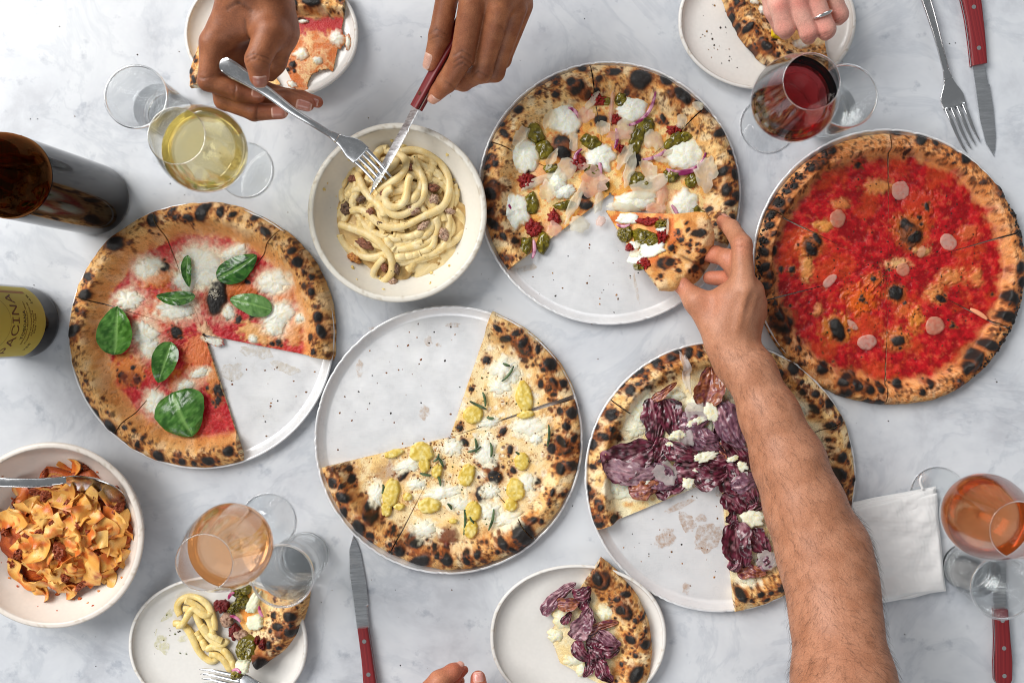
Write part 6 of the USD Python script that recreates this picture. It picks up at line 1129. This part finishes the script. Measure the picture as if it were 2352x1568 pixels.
a0, r0 = h3.J(rng[0]); a1, r1 = h3.J(rng[1]); q = .56; pc = a0 + (a1 - a0) * q; ax = unit(a1 - a0); e1 = unit(np.cross(ax, UP)); e2 = np.cross(e1, ax); rr0 = r0 + (r1 - r0) * q + .0020
th = np.linspace(0, 2 * np.pi, 80, endpoint=False); ringc = pc + rr0 * (np.cos(th)[:, None] * e1 + np.sin(th)[:, None] * e2)
sec = np.linspace(0, 2 * np.pi, 12, endpoint=False); rad = np.cos(th)[:, None] * e1 + np.sin(th)[:, None] * e2
wv = .0012 + .0007 * np.exp(-((th - np.pi / 2) / .6) ** 2)
rv = ringc[:, None] + (rad[:, None] * np.cos(sec)[None, :, None]) * .0009 + ax * (np.sin(sec)[None, :] * wv[:, None])[..., None]
RT = Thing('ring', 'plain silver ring worn on the pale hand', 'ring', pc)
i = np.arange(80)[:, None]; j = np.arange(12)[None]; ff = np.stack([i * 12 + j, i * 12 + (j + 1) % 12, (i + 1) % 80 * 12 + (j + 1) % 12, (i + 1) % 80 * 12 + j], -1).reshape(-1, 4)
RT.add('band', (rv.reshape(-1, 3), ff), 'silver')
# ---- the reaching arm from the lower right
ident = lambda x, y: (x, y)
h4 = Hand(ident, 1.0)
T4 = Thing('arm', 'bare hairy tan arm reaching up from the bottom edge to lift a pizza slice', 'arm', W(1800, 1000, .1))
idx = [(1708, 662, .088, 27), (1704, 562, .082, 23.5), (1680, 524, .058, 19.5), (1661, 508, .040, 16)]
mid = [(1727, 672, .079, 26), (1672, 594, .062, 22), (1642, 584, .048, 19.5), (1618, 584, .040, 17)]
rng = [(1736, 694, .067, 24), (1678, 640, .050, 20), (1630, 638, .036, 16)]
pnk = [(1738, 718, .056, 22), (1700, 690, .042, 17), (1664, 680, .032, 14)]
thb = [(1596, 688, .068, 25), (1565, 654, .058, 18.5), (1541, 647, .050, 14)]
for nm, ch in (('index', idx), ('thumb', thb), ('middle', mid), ('ring', rng), ('pinky', pnk)): h4.chain(nm, ch, .0035)
h4.chain(P_, [(1686, 790, .080, 32), (1705, 668, .087, 27)], .012); h4.chain(P_, [(1698, 795, .076, 30), (1725, 680, .078, 25)], .012); h4.chain(P_, [(1708, 795, .068, 30), (1734, 700, .066, 23)], .012); h4.chain(P_, [(1706, 800, .060, 28), (1736, 722, .055, 21)], .012)
h4.chain(P_, [(1655, 780, .074, 34), (1600, 694, .068, 26)], .014); h4.chain(P_, [(1660, 760, .078, 32), (1672, 690, .082, 26)], .014); h4.chain(P_, [(1618, 700, .070, 18), (1684, 662, .078, 20)], .012)
h4.chain(P_, [(1662, 800, .073, 35), (1680, 830, .075, 40)], .014); h4.chain(P_, [(1698, 795, .070, 34), (1702, 830, .074, 40)], .014)
fa = [(1693, 830, .075, 47), (1724, 855, .078, 54), (1768, 955, .084, 65), (1811, 1060, .090, 80), (1850, 1167, .097, 89), (1888, 1273, .106, 98), (1908, 1344, .115, 96), (1920, 1420, .128, 98), (1938, 1568, .160, 114), (1950, 1720, .21, 124)]
h4.chain(P_, fa, .014)
h4.chain(P_, [(1930, 1250, .098, 46), (1942, 1335, .108, 48)], .03)
h4.chain('tendon', [(1690, 770, .0945, 5), (1712, 672, .1005, 6)], .004); h4.chain('tendon', [(1700, 765, .0905, 5), (1733, 682, .0925, 6)], .004); h4.chain('tendon', [(1735, 690, .080, 14), (1738, 660, .078, 13)], .006)
for j in idx[1:2] + mid[1:2] + rng[1:2] + thb[1:2]: h4.spot(j[0], j[1], j[2] + .01, 24, (190, 108, 82), .45)
for j in (idx[3], mid[3], rng[2], thb[2], mid[2], rng[1]): h4.spot(j[0], j[1], j[2], 34, (206, 118, 92), .6)
h4.spot(1630, 690, .085, 40, (206, 130, 100), .4); h4.spot(1890, 1480, .2, 190, (166, 104, 72), .25); h4.spot(1850, 1100, .15, 150, (178, 120, 88), .2)
h4.line([(1690, 552), (1704, 548), (1722, 560)], .09, .0009, .6); h4.line([(1688, 566), (1704, 566), (1722, 572)], .09, .0009, .6); h4.line([(1556, 646), (1563, 654), (1558, 668)], .07, .0008, .6); h4.line([(1560, 640), (1570, 652), (1566, 664)], .07, .0008, .5); h4.line([(1640, 815), (1680, 828), (1730, 800)], .09, .0016, .3)
h4.nail(idx[2], idx[3], (.55, .3, .75), .6, (206, 146, 130), .5, 1.0); h4.nail(thb[1], thb[2], (-.4, -.5, .75), .62, (230, 184, 170), .45, 1.0)
B4 = h4.build(T4, 'skin', .0019, [(170, 114, 84), (186, 130, 100)], [('palm', 1), ('tendon', .006), ('index', .009), ('middle', .007), ('ring', .007), ('pinky', .006), ('thumb', .010)], 9)
def arm_dir(p):
    return (.55 * (1 if p[0] > (p[1] * -.42 + .14) else -.55), -.9, 0)
h4.hairs(T4, B4, 3300, lambda v, N: (N[:, 2] > -.5) & (v[:, 1] < W(0, 790, .08)[1]) & (v[:, 1] > W(0, 1640, .15)[1]) & (v[:, 0] > W(1700, 0, .1)[0] - 1), arm_dir, .0125, 6, .00012)
# ---- fingertips at the bottom edge
z9 = zm(1030, 1630, 11.2); h5 = Hand(z9, .08203)
T5 = Thing('hand', 'fingertips and thumb of a relaxed hand at the bottom edge', 'hand', W(*z9(1200, 900), .05))
idx = [(200, 1500, .085, 420), (760, 800, .076, 290), (1140, 540, .068, 225), (1320, 420, .062, 160)]
mid = [(500, 1500, .060, 380), (1080, 780, .056, 230), (1460, 490, .050, 125)]
thb = [(1950, 1900, .066, 400), (1890, 1150, .062, 270), (1850, 720, .058, 215)]
for nm, ch in (('index', idx), ('middle', mid), ('thumb', thb)): h5.chain(nm, ch, .004)
h5.chain('ring', [(700, 1600, .045, 340), (1100, 1000, .040, 210), (1330, 800, .036, 150)], .004); h5.chain('pinky', [(900, 1800, .035, 320), (1250, 1300, .030, 200), (1400, 1150, .028, 140)], .004)
for a in (idx, mid): h5.chain(P_, [(1000, 3600, .10, 900), a[0]], .016)
h5.chain(P_, [(1300, 3400, .09, 800), thb[0]], .016); h5.chain(P_, [(1100, 3400, .11, 800), (1150, 5600, .16, 900)], .016)
for j in (idx[3], mid[2], thb[2]): h5.spot(j[0], j[1], j[2], 400, (190, 96, 76), .6)
h5.nail(idx[2], idx[3], (-.45, .35, .8), .62, (224, 166, 150), .25, 1.0); h5.nail(thb[1], thb[2], (.15, -.1, 1), .62, (214, 150, 138), .55, 1.0)
h5.build(T5, 'skin', .00125, [(176, 108, 80), (190, 124, 92)], [('palm', 1), ('index', .006), ('middle', .004), ('ring', .004), ('pinky', .004), ('thumb', .006)], 11)
# ---- the cutlery they hold
T = Thing('fork', 'steel fork held by the hand at the top left, twirling pasta', 'fork', W(*z1(1400, 1150), .09), 'steel forks')
fork(T, [W(*z1(500, 640), .124), W(*z1(800, 830), .1195), W(*z1(1010, 970), .1115), W(*z1(1220, 1130), .101), W(*z1(1480, 1290), .087), W(*z1(1660, 1400), .074), W(*zP(410, 260), .067), W(*zP(540, 370), .061), W(*zP(640, 480), .052), W(*zP(740, 590), .038)], .0125, .36, 16)
T = Thing('steak_knife', 'red handled knife held by the hand at the top centre, its tip in the pasta', 'knife', W(*z2(450, 1150), .07), 'red handled steak knives')
knife(T, W(*z2(905, 120), .094), W(*z2(445, 1150), .062), W(*zP(578, 655), .045), 34, .0072, .0066, -1, .0008)
